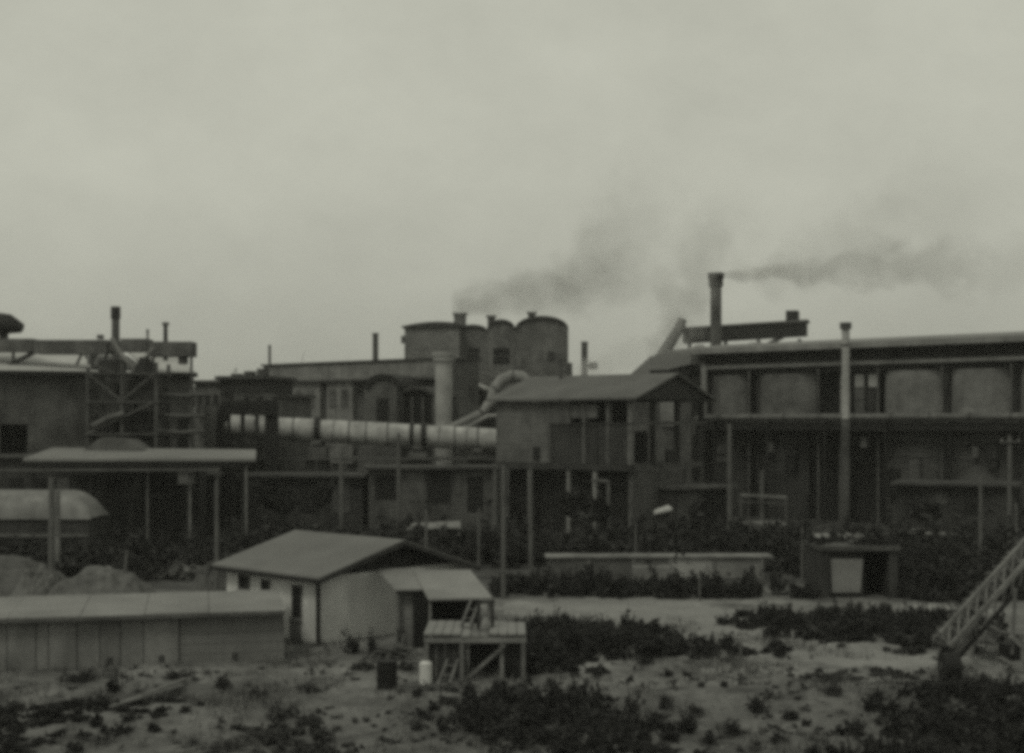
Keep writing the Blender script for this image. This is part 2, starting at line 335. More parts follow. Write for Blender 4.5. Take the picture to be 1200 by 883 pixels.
# conveyor gallery behind the roof
D = 143
g = thing('conveyor_gallery', 'dark box-shaped conveyor gallery above the hall roof beside the tallest chimney', 'conveyor', (XP(865, D), D, 0))
gf = Frame((XP(800, D), D), (XP(934, D), D - 4))
B().prism(gf, [(0, ZP(402, D)), (gf.L, ZP(396, D)), (gf.L, ZP(381, D)), (0, ZP(386, D))], 0, 2.2).obj('gallery', M_brickd, g)
B().prism(gf, [(-.2, ZP(386, D) + .01), (gf.L + .2, ZP(381, D) + .01), (gf.L + .2, ZP(378, D)), (-.2, ZP(384, D))], -.2, 2.4).obj('roof', M_concd, g)
B().fbox(gf, gf.L - 2, gf.L - .8, .3, 1.9, ZP(380, D) + .1, ZP(367, D)).obj('motor_house', M_brickd, g)
for k in (.05, .35, .62, .95):
    B().bar(gf(gf.L * k, .5, 0), gf(gf.L * k, .5, ZP(400, D)), .35).obj('support_post', M_steel, g)
B().bar(gf(gf.L * .62, .3, ZP(411, D)), gf(gf.L * .82, .3, ZP(397, D)), .4).obj('brace', M_steel, g)
D = 134
for (a, b_, c, lab) in ((862, 912, 401, 'pale dusty ridge of a back roof under the right half of the gallery'), (803, 838, 404, 'small pale dusty roof under the left half of the gallery')):
    x0, x1 = XP(a, D), XP(b_, D); ff = Frame((x0, D), (x1, D)); zt = ZP(c, D)
    s = thing('back_roof', lab, 'building', (x0, D, 0))
    B().fbox(ff, .2, x1 - x0 - .2, .2, 6, 0, zt - 1.2).obj('wall', M_brickd, s)
    B().prism(ff, [(0, zt - 1.2), (x1 - x0, zt - 1.2), (x1 - x0, zt - .9), ((x1 - x0) * .6, zt), ((x1 - x0) * .35, zt - .05), (0, zt - .95)], 0, 6).obj('roof', M_dustlight, s)
# inclined shaft left of tallest chimney
D = 130
s = thing('inclined_conveyor', 'inclined dusty conveyor shaft climbing out of a low roof left of the tallest chimney', 'conveyor', (XP(770, D), D, 0))
B().tube([P(768, 430, D), P(796, 385, D), P(800, 374, D)], [.62, .5, .42], 10).obj('shaft', M_conc, s)
B().bar(P(797, 382, D + .5), P(812, 395, D + .5), .5).obj('transfer_head', M_concd, s)
D = 118; ff = Frame((XP(738, D), D + 1), (XP(806, D), D - 2))
B().prism(ff, [(0, ZP(444, D)), (ff.L, ZP(428, D)), (ff.L, ZP(416, D)), (ff.L * .65, ZP(414, D)), (ff.L * .35, ZP(418, D)), (0, ZP(440, D))], 0, 5).obj('shed_roof', M_dustroof, s)
B().fbox(ff, .4, ff.L - .1, .3, 4.7, 0, ZP(445, D)).obj('shed_wall', M_brickm, s)
B().fbox(ff, ff.upx(773), ff.upx(790), .1, .29, ZP(500, 118), ZP(462, 118)).obj('wall_panel', M_conc, s)  # pale panel added for the brightness seen through the crusher gable
B().fbox(ff, ff.L * .35, ff.L - .1, -.05, .28, ZP(445, D) + .02, ZP(434, D)).obj('gable_board', M_void, s)
# ------------------------------------------------------------------ crusher tower in the middle
a = Vector((8.3, 95.0)); gd = Vector((6.2, 8.0)).normalized(); GW = 10.1; LW = 12.0
gf = Frame(a, a + gd * GW)                        # gable facade (v points to the long wall's far end: left-back)
T = thing('crusher_house', 'two-storey brick house with low pitched roof and open black gable end, in the middle', 'building', (a.x, a.y, 0), gf.rz())
lf = lambda u: u                                  # gable frame: u along gable, v along the long wall
EZ, RZ, FZ = 9.75, 11.4, 5.03
pitch = lambda u: EZ + (RZ - EZ) * (1 - abs(u - GW / 2) / (GW / 2))
for side in (0, 1):
    if side == 0: q = [gf(-.6, -.8, EZ - .2), gf(GW / 2, -.8, RZ), gf(GW / 2, LW + .5, RZ), gf(-.6, LW + .5, EZ - .2)]
    else: q = [gf(GW / 2, -.8, RZ), gf(GW + .6, -.8, EZ - .2), gf(GW + .6, LW + .5, EZ - .2), gf(GW / 2, LW + .5, RZ)]
    B().slab([p + Vector((0, 0, .16)) for p in q], .15).obj('roof', M_oldroof, T)
B().fbox(gf, .02, GW - .02, .02, LW - .02, FZ - .35, FZ).obj('floor_slab', M_concd, T)
# long left wall: panels
segs = [(LW, 7.1, M_brick2, FZ + .01, EZ - .25), (7.0, 2.9, M_brickd, FZ + .01, 7.8), (7.0, 5.2, M_brick, 7.95, EZ - .25), (5.1, 2.9, M_brick, 8.3, EZ - .5), (1.9, .35, M_brickd, FZ + .01, 7.8), (2.8, 2.0, M_brickd, FZ + .01, 7.8)]
for v0, v1, m, z0, z1 in segs: B().fbox(gf, 0, .3, v1, v0, z0, z1).obj('wall_panel', m, T)
for v in (7.05, 4.0, 1.95, .15): B().fbox(gf, -.06, .36, v - .13, v + .13, FZ + .01, EZ - .22).obj('post', M_concd if v > 1 else M_wood, T)
B().fbox(gf, -.09, .38, .0, 7.0, 7.8, 7.94).obj('beam', M_woodd, T)
B().fbox(gf, -.12, .4, -.02, LW, FZ - .45, FZ + .0).obj('beam', M_woodd, T)
# window in the lower storey wall
w_ = B().fbox(gf, -.05, -.005, 7.9, 8.5, FZ + .15, 6.2).obj('window', M_void, T)
# gable end
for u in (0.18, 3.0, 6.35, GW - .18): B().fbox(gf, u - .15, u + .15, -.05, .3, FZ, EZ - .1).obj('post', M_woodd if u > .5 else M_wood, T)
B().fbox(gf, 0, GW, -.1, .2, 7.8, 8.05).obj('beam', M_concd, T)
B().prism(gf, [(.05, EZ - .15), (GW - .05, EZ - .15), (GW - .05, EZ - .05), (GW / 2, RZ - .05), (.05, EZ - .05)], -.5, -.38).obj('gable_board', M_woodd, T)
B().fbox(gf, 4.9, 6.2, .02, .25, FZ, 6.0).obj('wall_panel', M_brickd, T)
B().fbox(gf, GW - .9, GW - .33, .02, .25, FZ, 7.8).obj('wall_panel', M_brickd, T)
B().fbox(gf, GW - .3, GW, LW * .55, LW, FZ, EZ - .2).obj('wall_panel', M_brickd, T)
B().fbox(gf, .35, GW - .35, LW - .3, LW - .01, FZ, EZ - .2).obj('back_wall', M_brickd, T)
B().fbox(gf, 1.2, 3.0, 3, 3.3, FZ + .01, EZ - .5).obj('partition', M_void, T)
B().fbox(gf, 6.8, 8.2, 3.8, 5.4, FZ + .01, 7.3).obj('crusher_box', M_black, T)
# lower storey
B().fbox(gf, .4, 5.8, .15, .5, 0, FZ - .5).obj('lower_wall', M_brick, T)
B().fbox(gf, 1.2, 1.5, .55, LW - .3, 0, FZ - .5).obj('lower_wall', M_void, T)
for v in (LW - .2, 8.9, 5.4, 3.1): B().fbox(gf, .0, .28, v - .14, v + .14, 0, FZ - .47).obj('column', M_conc, T)
for u in (7.6, GW - .2): B().fbox(gf, u - .14, u + .14, .0, .28, 0, FZ - .47).obj('column', M_concd, T)
B().tube([gf(-.3, 1.7, .1), gf(-.3, 1.7, 3.7), gf(-.3, 1.72, 3.85), gf(-.3, 3.1, 3.9)], .12, 8).obj('drain_pipe', M_pole, T)
x, D = XP(657, 96.5), 96.5
stack('vent_pipe', 'thin dark vent pipe rising above the left part of the crusher house roof', 657, 422, 104, .13, m=M_steel, z0=9.5, capm=M_steel, cat='pipe')
# annex right of the tower
ff = Frame((XP(793, 96), 97), (XP(852, 101), 100))
s = thing('lean_to_annex', 'low grey flat-roofed annex under the right side of the crusher house', 'building', ff(0, 0, 0), ff.rz())
B().fbox(ff, 0, ff.L, .05, 4, 0, 3.2).obj('wall', M_brickd, s); B().fbox(ff, -.3, ff.L + .3, -.6, 4.2, 3.2, 3.4).obj('roof', M_concd, s)
B().fbox(ff, .3, 2.1, -.0, .045, .3, 2.9).obj('door', M_concd, s); B().fbox(ff, 2.4, ff.L - .2, -.02, .045, .1, 2.8).obj('opening', M_void, s)
# ------------------------------------------------------------------ rotary kiln
D = 108; KR = .9; ka = P(258, 499, D); kb = P(600, 517, D); 
K = thing('rotary_kiln', 'long pale horizontal rotary kiln with dark riding rings, sloping down into the middle house', 'kiln', (ka.x, D, 0))
def kp(px, off=0):
    q = (px - 258) / (600 - 258); return ka.lerp(kb, q) + Vector((off, 0, 0))
seams = [258, 300, 320, 345, 373, 392, 410, 430, 455, 483, 498, 515, 533, 547, 560, 600]
for i in range(len(seams) - 1):
    B().cyl(kp(seams[i], .03), kp(seams[i + 1], -.03), KR * (1 + .012 * (i % 2)), KR * (1 + .012 * (i % 2)), 28).obj('shell_section', M_kiln, K)
for px, wd, rr in ((373, .45, 1.22), (483, .3, 1.2), (497, .4, 1.2)):
    B().cyl(kp(px, -wd / 2), kp(px, wd / 2), KR * rr, KR * rr, 28).obj('riding_ring', M_black, K)
for px in (345, 410, 430, 455, 533, 560): B().cyl(kp(px, -.05), kp(px, .05), KR * 1.05, KR * 1.05, 28).obj('seam_band', M_steel, K)
for px in (373, 490, 560):
    p = kp(px)
    b = B(); b.prism(Frame((p.x - 1.1, D - 1.2), (p.x + 1.1, D - 1.2)), [(0, 0), (2.2, 0), (1.8, p.z - 1.25), (.4, p.z - 1.25)], 0, 2.4); b.obj('pier', M_concd, K)
    for s_ in (-1, 1): B().cyl((p.x - .35, D + s_ * .75, p.z - 1.0), (p.x + .35, D + s_ * .75, p.z - 1.0), .28, .28, 14).obj('roller', M_steel, K)
B().box(ka.x + .5, kb.x, D - 1.9, D + 1.6, 5.05, 5.2).obj('walkway', M_steel, K)
for k in range(10):
    xx = ka.x + 1 + k * 2.3
    B().bar((xx, D - 1.8, 0), (xx, D - 1.8, 5.05), .14).obj('support_post', M_steel, K)
B().bar((ka.x + .5, D - 1.85, 6.1), (kb.x, D - 1.85, 6.0), .05).obj('handrail', M_steel, K)
# pipes and duct feeding the kiln
s = thing('goose_neck_duct', 'curved pale gas duct looping over from the kiln end toward the arched-roof building', 'duct', P(522, 503, 112))
pp = [P(a, b_, 112) for a, b_ in ((520, 505), (545, 494), (566, 484), (576, 470), (580, 456), (588, 446), (600, 441), (612, 442), (620, 450), (624, 462), (628, 480))]
B().tube(pp, [.3, .34, .4, .45, .48, .5, .5, .48, .45, .4, .4], 12).obj('duct', M_conc, s)
for i in (2, 4, 6): B().cyl(pp[i], pp[i].lerp(pp[i + 1], .12), .58, .58, 12).obj('flange', M_concd, s)
B().tube([P(530, 506, 111), P(550, 500, 111), P(572, 488, 111), P(600, 487, 111)], .2, 8).obj('branch_pipe', M_conc, s)
stack('kiln_stack', 'stout pale concrete stack with a wider cap rising behind the kiln', 520, 413, 114, .72, cap=[(.75, .35, 1.22), (.35, -.02, 1.32)], m=M_stackpale, capm=M_stackpale)
# kiln head house (left end)
D = 104
s = thing('kiln_head_house', 'open black-framed head house standing round the left end of the kiln', 'building', (XP(288, D), D, 0))
x0, x1 = XP(253, D), XP(324, D); ff = Frame((x0, D), (x1, D))
B().prism(ff, [(0, 0), (.5, 0), (.5, 7.9), (1.0, 8.6), (ff.L, 8.6), (ff.L, 9.6), (1.0, 9.6), (.3, 9.2), (0, 8.3)], 0, 1.0).obj('front_frame', M_black, s)
B().fbox(ff, .1, ff.L, 7.6, 8, 0, 9.0).obj('back_wall', M_void, s)
for a, wd in ((267, .1), (283, .14), (300, .12), (314, .3), (322, .2)): B().box(XP(a, D) - wd, XP(a, D) + wd, D + .3, D + .6, 0, 8.59).obj('post', M_black, s)
for zz in (6.35, 5.1): B().box(x0 + .5, x1, D + .62, D + .8, zz, zz + .14).obj('rail', M_steel, s)
for a in (272, 289, 305): B().box(XP(a, D), XP(a + 6, D), D + .85, D + 1.0, 5.3, 6.3).obj('guard_panel', M_concd, s)
for k in range(4): B().box(XP(257 + 17 * k, D), XP(268 + 17 * k, D), D + .1, D + .9, 9.61, 9.8 + .4 * (k % 2)).obj('roof_vent', M_steel, s)
D = 106
s = B().cyl((XP(247, D), D, 0), (XP(247, D), D, ZP(476, D)), .52, .5, 16).obj('concrete_pillar', M_conc, None, (XP(247, D), D, 0), 'stout pale pillar left of the dark kiln head house', 'pillar')
# jumble of roofs behind (230-330)
D = 118
for i, (a, b_, c, dd, m, lab) in enumerate(((228, 262, 446, 122, M_brick, 'low grey store building left of the kiln head house'), (258, 312, 441, 116, M_brickd, 'dark store building with vent boxes directly above the kiln head house'), (284, 326, 462, 110, M_concd, 'small grey block with a dark roof line beside the kiln start'))):
    ff = Frame((XP(a, dd), dd), (XP(b_, dd), dd - 1)); zt = ZP(c, dd)
    s = thing('store_building', lab, 'building', ff(0, 0, 0), ff.rz())
    B().fbox(ff, 0, ff.L, 0, 6, 0, zt - .3).obj('wall', m, s); B().fbox(ff, -.3, ff.L + .3, -.4, 6.3, zt - .3, zt).obj('roof', M_darkroof, s)
    for k in range(3):
        B().fbox(ff, ff.L * (.12 + .3 * k), ff.L * (.28 + .3 * k), -.03, .3 - .35, zt - 3.0, zt - 1.3).obj('window', M_void if i != 2 else M_conc, s)
    if i == 1:
        for k in range(3): B().fbox(ff, .5 + 1.2 * k, 1.2 + 1.2 * k, 1, 2, zt, zt + .25 + .2 * k).obj('roof_vent', M_steel, s)
# ------------------------------------------------------------------ mid-back hall
fr2 = Frame((XP(310, 140), 140), (XP(482, 127), 127))
s = thing('back_hall', 'long flat-topped back hall with pale parapet and wide wall bays behind the kiln', 'building', fr2(0, 0, 0), fr2.rz())
U = fr2.upx; Z0 = 13.75
B().fbox(fr2, 0, fr2.L + 4, .8, 5, 0, Z0 - .1).obj('inner_wall', M_brick, s)
B().fbox(fr2, -.2, fr2.L + 4, 0, .8, 12.2, Z0).obj('parapet', M_brickl, s)
B().fbox(fr2, -.4, fr2.L + 4.1, -.2, 5.2, Z0, Z0 + .18).obj('roof', M_darkroof, s)
B().fbox(fr2, -.2, fr2.L + 4, -.35, .78, 11.95, 12.19).obj('ledge', M_steel, s)
for a, b_, m in ((312, 330, M_brick), (341, 374, M_brickl), (382, 412, M_brickl), (426, 440, M_brick), (444, 470, M_brick)):
    B().fbox(fr2, U(a), U(b_), .1, .79, 4, 11.9).obj('wall_panel', m, s)
for a in (345, 385): 
    for k in range(2): B().fbox(fr2, U(a + 14 * k), U(a + 14 * k + 8), .05, .098, 9.4, 11.2).obj('window', M_brick, s)
D = 121
ff = Frame((XP(429, D), D), (XP(470, D), D - 1))
s = thing('round_gabled_house', 'small house front with a rounded gable and dark window, above the kiln middle', 'building', ff(0, 0, 0), ff.rz())
zt = ZP(443, D); zs = ZP(456, D)
B().prism(ff, [(0, 0), (ff.L, 0)] + arc(0, ff.L, zs, zt)[::-1], .1, 5).obj('wall', M_brick, s)
ou = arc(-.15, ff.L + .15, zs, zt + .35); inn = arc(.25, ff.L - .25, zs, zt - .1)
B().prism(ff, ou + inn[::-1], -.15, 5.1).obj('roof_arch', M_black, s)
B().fbox(ff, 1.0, 2.1, .04, .098, ZP(494, D), ZP(467, D)).obj('window', M_void, s)
B().fbox(ff, ff.L - .3, ff.L - .05, -.1, .09, 0, zs).obj('pilaster', M_brickd, s)
ff = Frame((XP(469, D), D - .5), (XP(509, D), D - 1.5))
s = thing('arched_shed', 'black open shed with a low curved roof left of the concrete stack', 'building', ff(0, 0, 0), ff.rz())
zt = ZP(453, D); zs = ZP(464, D)
B().prism(ff, arc(0, ff.L, zs, zt) + arc(.2, ff.L - .2, zs - .1, zt - .3)[::-1], 0, 6).obj('roof', M_darkroof, s)
B().prism(ff, [(.2, 0), (ff.L - .2, 0)] + arc(.2, ff.L - .2, zs - .1, zt - .32)[::-1], .6, 5.9).obj('wall', M_void, s)
for k in (.0, .33, .64, .95): B().fbox(ff, ff.L * k, ff.L * k + .2, .1, .4, 0, zs - .1).obj('post', M_steel, s)
# ------------------------------------------------------------------ arched-roof building
D = 148
fa = Frame((XP(474, D), D), (XP(538, D), D - .2)); 
A = thing('arched_roof_building', 'tall far grey building with barrel-arched roofs behind the kiln stack', 'building', fa(0, 0, 0), fa.rz())
zt = ZP(384, D)
B().fbox(fa, 0, fa.L, 0, 9, 0, zt).obj('wall', M_brickl, A)
B().prism(fa, [(-.3, zt), (fa.L + .25, zt + .05), (fa.L + .25, zt + .3)] + [(fa.L * q, zt + .2 + .42 * math.sin(math.pi * min(1, q * .82))) for q in (.95, .85, .75, .6, .45, .3, .15)] + [(-.3, zt + .12)], -.3, 9).obj('roof', M_darkroof, A)
B().fbox(fa, -.35, 0, -.1, .6, zt - 1.7, zt - .9).obj('roof_bracket', M_steel, A)
B().fbox(fa, .1, fa.L, -.02, .3, ZP(417, D), ZP(420, D) + .3).obj('ledge', M_conc, A)
D = 150
fb = Frame((XP(534, D), D), (XP(666, D), D - .35)); Ub = fb.upx; 
def arched(a, b_, ytop, yspr, m, v1):
    u0, u1 = Ub(a), Ub(b_); zt = ZP(ytop, D); zs = ZP(yspr, D)
    B().prism(fb, [(u0, 0), (u1, 0)] + arc(u0, u1, zs, zt, 20)[::-1], 0, v1).obj('arched_wall', m, A)
    B().prism(fb, arc(u0 - .02, u1 + .02, zs, zt + .32, 20) + arc(u0, u1, zs, zt + .02, 20)[::-1], -.3, v1 + .3).obj('arched_roof', M_darkroof, A)
arched(537.3, 570.6, 384, 387.5, M_brick2, 15); arched(571, 603.4, 378, 385.5, M_brick2, 16); arched(603.8, 666, 374, 386, M_brick2, 16)
for a, b_, c, d, m in ((578, 597, 408, 427, M_void), (549, 562, 408, 424, M_brickd), (641, 650, 413, 424, M_brickd), (611, 618, 418, 430, M_brick)):
    w_ = B().fbox(fb, Ub(a), Ub(b_), -.03, -.001, ZP(d, D), ZP(c, D)).obj('window', m, A)
    zz = (ZP(c, D) + ZP(d, D)) / 2
    B().fbox(fb, Ub(a), Ub(b_), -.06, -.032, zz - .06, zz + .06).obj('frame', M_brick, w_)
for a, c, wd in ((538, 368, .65), (575, 371, .4), (623, 367, .4)):
    B().fbox(fb, Ub(a) - wd, Ub(a) + wd, 1, 2.1, ZP(394, D) if a == 538 else ZP(382, D), ZP(c, D)).obj('chimney', M_brick, A)
    B().fbox(fb, Ub(a) - wd - .15, Ub(a) + wd + .15, .85, 2.25, ZP(c, D), ZP(c, D) + .2).obj('chimney_cap', M_conc, A)
B().fbox(fb, Ub(664), Ub(671), 1, 8, 0, ZP(425, D)).obj('side_annex', M_brickl, A)
D = 132
s = thing('sloping_roof_shed', 'shed with a bright dusty roof sloping down right beside the concrete stack', 'building', (XP(548, D), D, 0))
ff = Frame((XP(528, D), D), (XP(580, D), D - 1))
B().prism(ff, [(0, 0), (ff.L, 0), (ff.L, ZP(462, D)), (0, ZP(442, D))], .3, 5).obj('wall', M_brickd, s)
B().prism(ff, [(0, ZP(441, D)), (ff.L * .8, ZP(458, D)), (ff.L * .8, ZP(455, D)), (0, ZP(436, D))], -.6, 2.0).obj('roof', M_dustlight, s)
B().prism(ff, [(ff.L * .3, ZP(437, D)), (ff.L * 1.1, ZP(447, D)), (ff.L * 1.1, ZP(443, D)), (ff.L * .3, ZP(433, D))], 2.2, 6).obj('roof', M_concd, s)
# little stacks
stack('chimney', 'thin lone grey flue above the back hall roof, left of the arched-roof building', 440, 392, 140, .3, m=M_brick)
stack('chimney', 'very thin dark flue at the left end of the back hall roof', 316, 406, 141, .14, m=M_steel)
D = 150
s = B().box(XP(690, D), XP(700, D), D - .3, D + .3, ZP(433, D), ZP(425, D)).bar(P(684, 430, D), P(699, 428, D), .3).obj('roof_hood', M_brick, None, P(695, 433, D), 'small grey hood joined to the foot of the twin-flue chimney', 'vent')
# ------------------------------------------------------------------ left factory building
D = 101
fl = Frame((XP(-120, 93.0), 93.0), (XP(228, 101), 101)); zt = 11.6
s = thing('left_factory_building', 'dark brick building with pale dusty sloping roof at the left edge', 'building', fl(0, 0, 0), fl.rz())
Ul = fl.upx
B().fbox(fl, 0, Ul(0), .1, 12, 0, zt - .2).obj('wall', M_brick, s)
B().fbox(fl, Ul(33), Ul(104), .1, 12, 0, zt - .2).obj('wall', M_brick, s)
B().fbox(fl, Ul(0), Ul(33), .1, .6, 7.85, zt - .2).obj('wall', M_brick, s)
B().fbox(fl, Ul(0), Ul(33), .3, .6, 0, 5.4).obj('wall', M_brickd, s)
B().fbox(fl, Ul(0), Ul(33), 3, 12, 0, zt - .2).obj('inner_wall', M_void, s)
B().fbox(fl, Ul(104), fl.L, .3, 12, 0, zt - .2).obj('wall', M_brick, s)
B().fbox(fl, Ul(190), Ul(196), .2, .297, 4, 10.5).obj('pilaster', M_brickd, s)
B().fbox(fl, Ul(210), Ul(222), .2, .297, 6, 8.5).obj('window', M_void, s)
for (a, b_) in ((-118, 112), (176, 230)):
    q = [fl(Ul(a), -.5, zt), fl(Ul(b_), -.5, zt), fl(Ul(b_), 12, zt + 2.3), fl(Ul(a), 12, zt + 2.3)]
    B().slab(q, .22).obj('roof', M_dustlight, s)
B().slab([fl(Ul(112.3), 2, zt + .4), fl(Ul(175.7), 2, zt + .4), fl(Ul(175.7), 12, zt + 1.8), fl(Ul(112.3), 12, zt + 1.8)], .2).obj('roof', M_darkroof, s)
for v in (0,): B().fbox(fl, Ul(-118), Ul(230), -.56, -.502, zt - .3, zt + .03).obj('gutter', M_black, s)
# conveyor bridge over the left roof
D = 98
s = thing('conveyor_bridge', 'level grey conveyor bridge running above the roof of the left building', 'conveyor', (XP(100, D), D, 0))
ff = Frame((XP(-120, D), D), (XP(224, D), D))
z1, z0 = ZP(397, D), ZP(412, D)
Uc = ff.upx
for i, (a, b_, da) in enumerate(((-119, -40, 0), (-39, 38, .0), (39, 125, -.15), (141, 172, .0), (173, 224, -.35))):
    B().fbox(ff, Uc(a), Uc(b_), 0, 1.8, z0 + da, z1 + da * .6).obj('bridge_section', M_brick, s)
B().fbox(ff, Uc(126), Uc(140), .2, 1.6, z0, z1 - .2).obj('joint_section', M_steel, s)
for a in (-80, 12, 105, 177, 222): B().bar(ff(Uc(a), .6, 0), ff(Uc(a), .6, z0 - .01), .16).obj('support_post', M_steel, s)
B().bar(ff(Uc(2), .3, ZP(432, D)), ff(Uc(42), .3, ZP(411, D)), .28).obj('brace', M_brickd, s)
for a in (88, 107, 118): B().bar(ff(Uc(a), .3, ZP(428 - (a == 107) * 6, D)), ff(Uc(a + 9), .3, ZP(409, D)), .16).obj('brace', M_steel, s)
B().fbox(ff, Uc(208), Uc(216), .2, 1.2, z0 - .9, z0 - .36).obj('hanger', M_steel, s)
B().fbox(ff, Uc(112), Uc(118), .3, .8, z1, z1 + .3).obj('signal_box', M_steel, s)
D = 100
s = thing('roof_hood', 'dark rounded dust hood poking above the bridge at the left edge', 'vent', P(8, 398, D))
B().tube([P(-25, 381, D), P(-8, 378, D), P(10, 380, D), P(26, 385, D)], [.6, .8, .75, .35], 12).obj('hood', M_brickd, s)
B().cyl(P(4, 398, D), P(4, 386, D), .35, .35, 10).obj('neck', M_brickd, s)
stack('chimney', 'tallest of the left chimneys with dark banded top, above the conveyor bridge', 135.5, 360, 104, .3, cap=[(.9, -.02, 1.22)], m=M_concd, capm=M_brickd)
stack('chimney', 'short pointed dark chimney near the right end of the conveyor bridge', 194, 380, 106, .24, m=M_brickd, r_top=.16)
stack('chimney', 'faint hair-thin flue between the two left chimneys', 173, 388, 106, .1, m=M_conc)
s = thing('forked_pipe', 'pale forked pipe slanting down from the banded chimney over the dark machinery', 'pipe', P(155, 432, 96))
B().tube([P(131, 396, 96), P(138, 410, 96), P(147, 422, 96), P(155, 430, 96), P(158, 444, 96)], .18, 8).obj('pipe', M_conc, s)
B().tube([P(180, 408, 96), P(170, 420, 96), P(157, 430, 96)], .14, 8).obj('branch_pipe', M_conc, s)
# lattice tower with machinery
D = 94
s = thing('machinery_tower', 'dark open steel tower packed with hoppers and chutes in front of the left building', 'tower', (XP(140, D), D, 0))
ff = Frame((XP(103, D), D), (XP(183, D), D)); W = ff.L
for u in (0, W * .5, W):
    for v in (0, 3.4): B().bar(ff(u, v, 0), ff(u, v, ZP(425 + (u == 0) * 6, D)), .22).obj('post', M_steel, s)
for zz in (ZP(437, D), ZP(470, D), ZP(508, D)): B().fbox(ff, -.2, W + .2, -.2, 3.6, zz - .14, zz).obj('platform', M_steel, s)
for (u0, z0_, u1, z1_) in ((0, 508, W * .5, 490), (W * .5, 490, W, 470), (0, 437, W * .5, 470), (W * .5, 470, W, 437), (0, 425, W * .4, 437)):
    B().bar(ff(u0, -.15, ZP(z0_, D)), ff(u1, -.15, ZP(z1_, D)), .16).obj('brace', M_concd if u0 == 0 and z0_ == 508 else M_steel, s)
B().fbox(ff, .2, 1.6, .6, 3, ZP(507, D), ZP(488, D)).obj('hopper', M_black, s)
B().fbox(ff, 2.6, 4.3, .6, 3, ZP(469, D), ZP(445, D)).obj('hopper', M_brickd, s)
B().cyl(ff(1.1, 1.5, ZP(469, D)), ff(1.1, 1.5, ZP(448, D)), .7, .7, 14).obj('drum', M_steel, s)
B().fbox(ff, 2.2, 4.4, .8, 3, ZP(507, D), ZP(482, D)).obj('machine_housing', M_black, s)
B().cyl(ff(3.6, 1.2, ZP(436, D)), ff(3.6, 1.2, ZP(418, D)), .75, .35, 12).obj('cyclone', M_black, s)
B().fbox(ff, .4, 1.9, 1, 2.6, ZP(436, D), ZP(421, D)).obj('housing', M_brickd, s)
B().fbox(ff, -.1, W, 1.2, 3.5, 0, ZP(509, D)).obj('base_room', M_brickd, s)
B().tube([ff(.4, -.3, ZP(500, D)), ff(1.5, -.3, ZP(490, D)), ff(2.6, -.3, ZP(485, D))], .22, 8).obj('chute', M_concd, s)
# small pipework clutter over the left wall's right half
s = thing('pipe_rack', 'dark rack of pipes between the machinery tower and the pale pillar', 'pipe', (XP(205, 95), 95, 0))
for a, y0, y1 in ((188, 440, 530), (204, 470, 530), (223, 455, 530), (236, 462, 530)): B().bar(P(a, y0, 95), (XP(a, 95), 95, 0), .18).obj('post', M_steel, s)
for yy in (462, 486, 505): B().tube([P(184, yy, 94.7), P(212, yy + 2, 94.7), P(240, yy + 1, 94.7)], .14, 8).obj('pipe', M_steel if yy != 505 else M_concd, s)
# ------------------------------------------------------------------ canopy and lower sheds left
ff = Frame((XP(30, 85), 84.5), (XP(298, 85), 85.5))
s = thing('loading_canopy', 'long pale flat canopy roof on thin posts in front of the left building', 'canopy', ff(0, 0, 0), ff.rz())
B().slab([ff(0, 0, 5.75), ff(ff.L, 0, 5.72), ff(ff.L - .8, 7, 6.15), ff(0, 7, 6.3)], .18).obj('roof', M_dustroof, s)
B().fbox(ff, 0, ff.L - .3, .1, .4, 5.2, 5.5).obj('front_beam', M_black, s)
B().fbox(ff, -2, ff.L - 2.2, -.6, .02, 4.98, 5.1).obj('lower_awning', M_concd, s)
for a in (38, 105, 172, 222, 254, 288):
    u = ff.upx(a); B().bar(ff(u, .25, 0), ff(u, .25, 5.2), .13).obj('post', M_pole if a == 172 else M_woodd if a < 172 else M_wood, s)
for a in (60, 130, 200, 270): u = ff.upx(a); B().bar(ff(u, 6, 0), ff(u, 6, 5.9), .2).obj('post', M_steel, s)
B().fbox(ff, ff.upx(207), ff.upx(226), .5, .9, 4.1, 4.9).obj('hanging_box', M_conc, s)
D = 90; f2 = Frame((XP(96, D), D), (XP(168, D), D))
B().prism(f2, [(0, 6.1), (f2.L, 6.1), (f2.L * .75, ZP(515, D)), (f2.L * .3, ZP(513, D))], 0, 2.5).obj('raised_roof', M_concd, s)
# lower workshop behind the canopy
f3 = Frame((XP(-120, 92), 92), (XP(230, 92), 93))
s = thing('low_workshop', 'dark low workshop with small openings under and behind the pale canopy', 'building', f3(0, 0, 0), f3.rz())
B().fbox(f3, 0, f3.L, .1, 2.5, 0, 5.6).obj('wall', M_brickd, s); B().fbox(f3, -.3, f3.L + .3, -.3, 2.8, 5.6, 5.8).obj('roof', M_concd, s)
for k in range(12):
    u = 1 + k * 1.6; B().fbox(f3, u, u + .8, 0, .095, 3.0, 4.2).obj('window', M_void if k % 3 else M_concd, s)
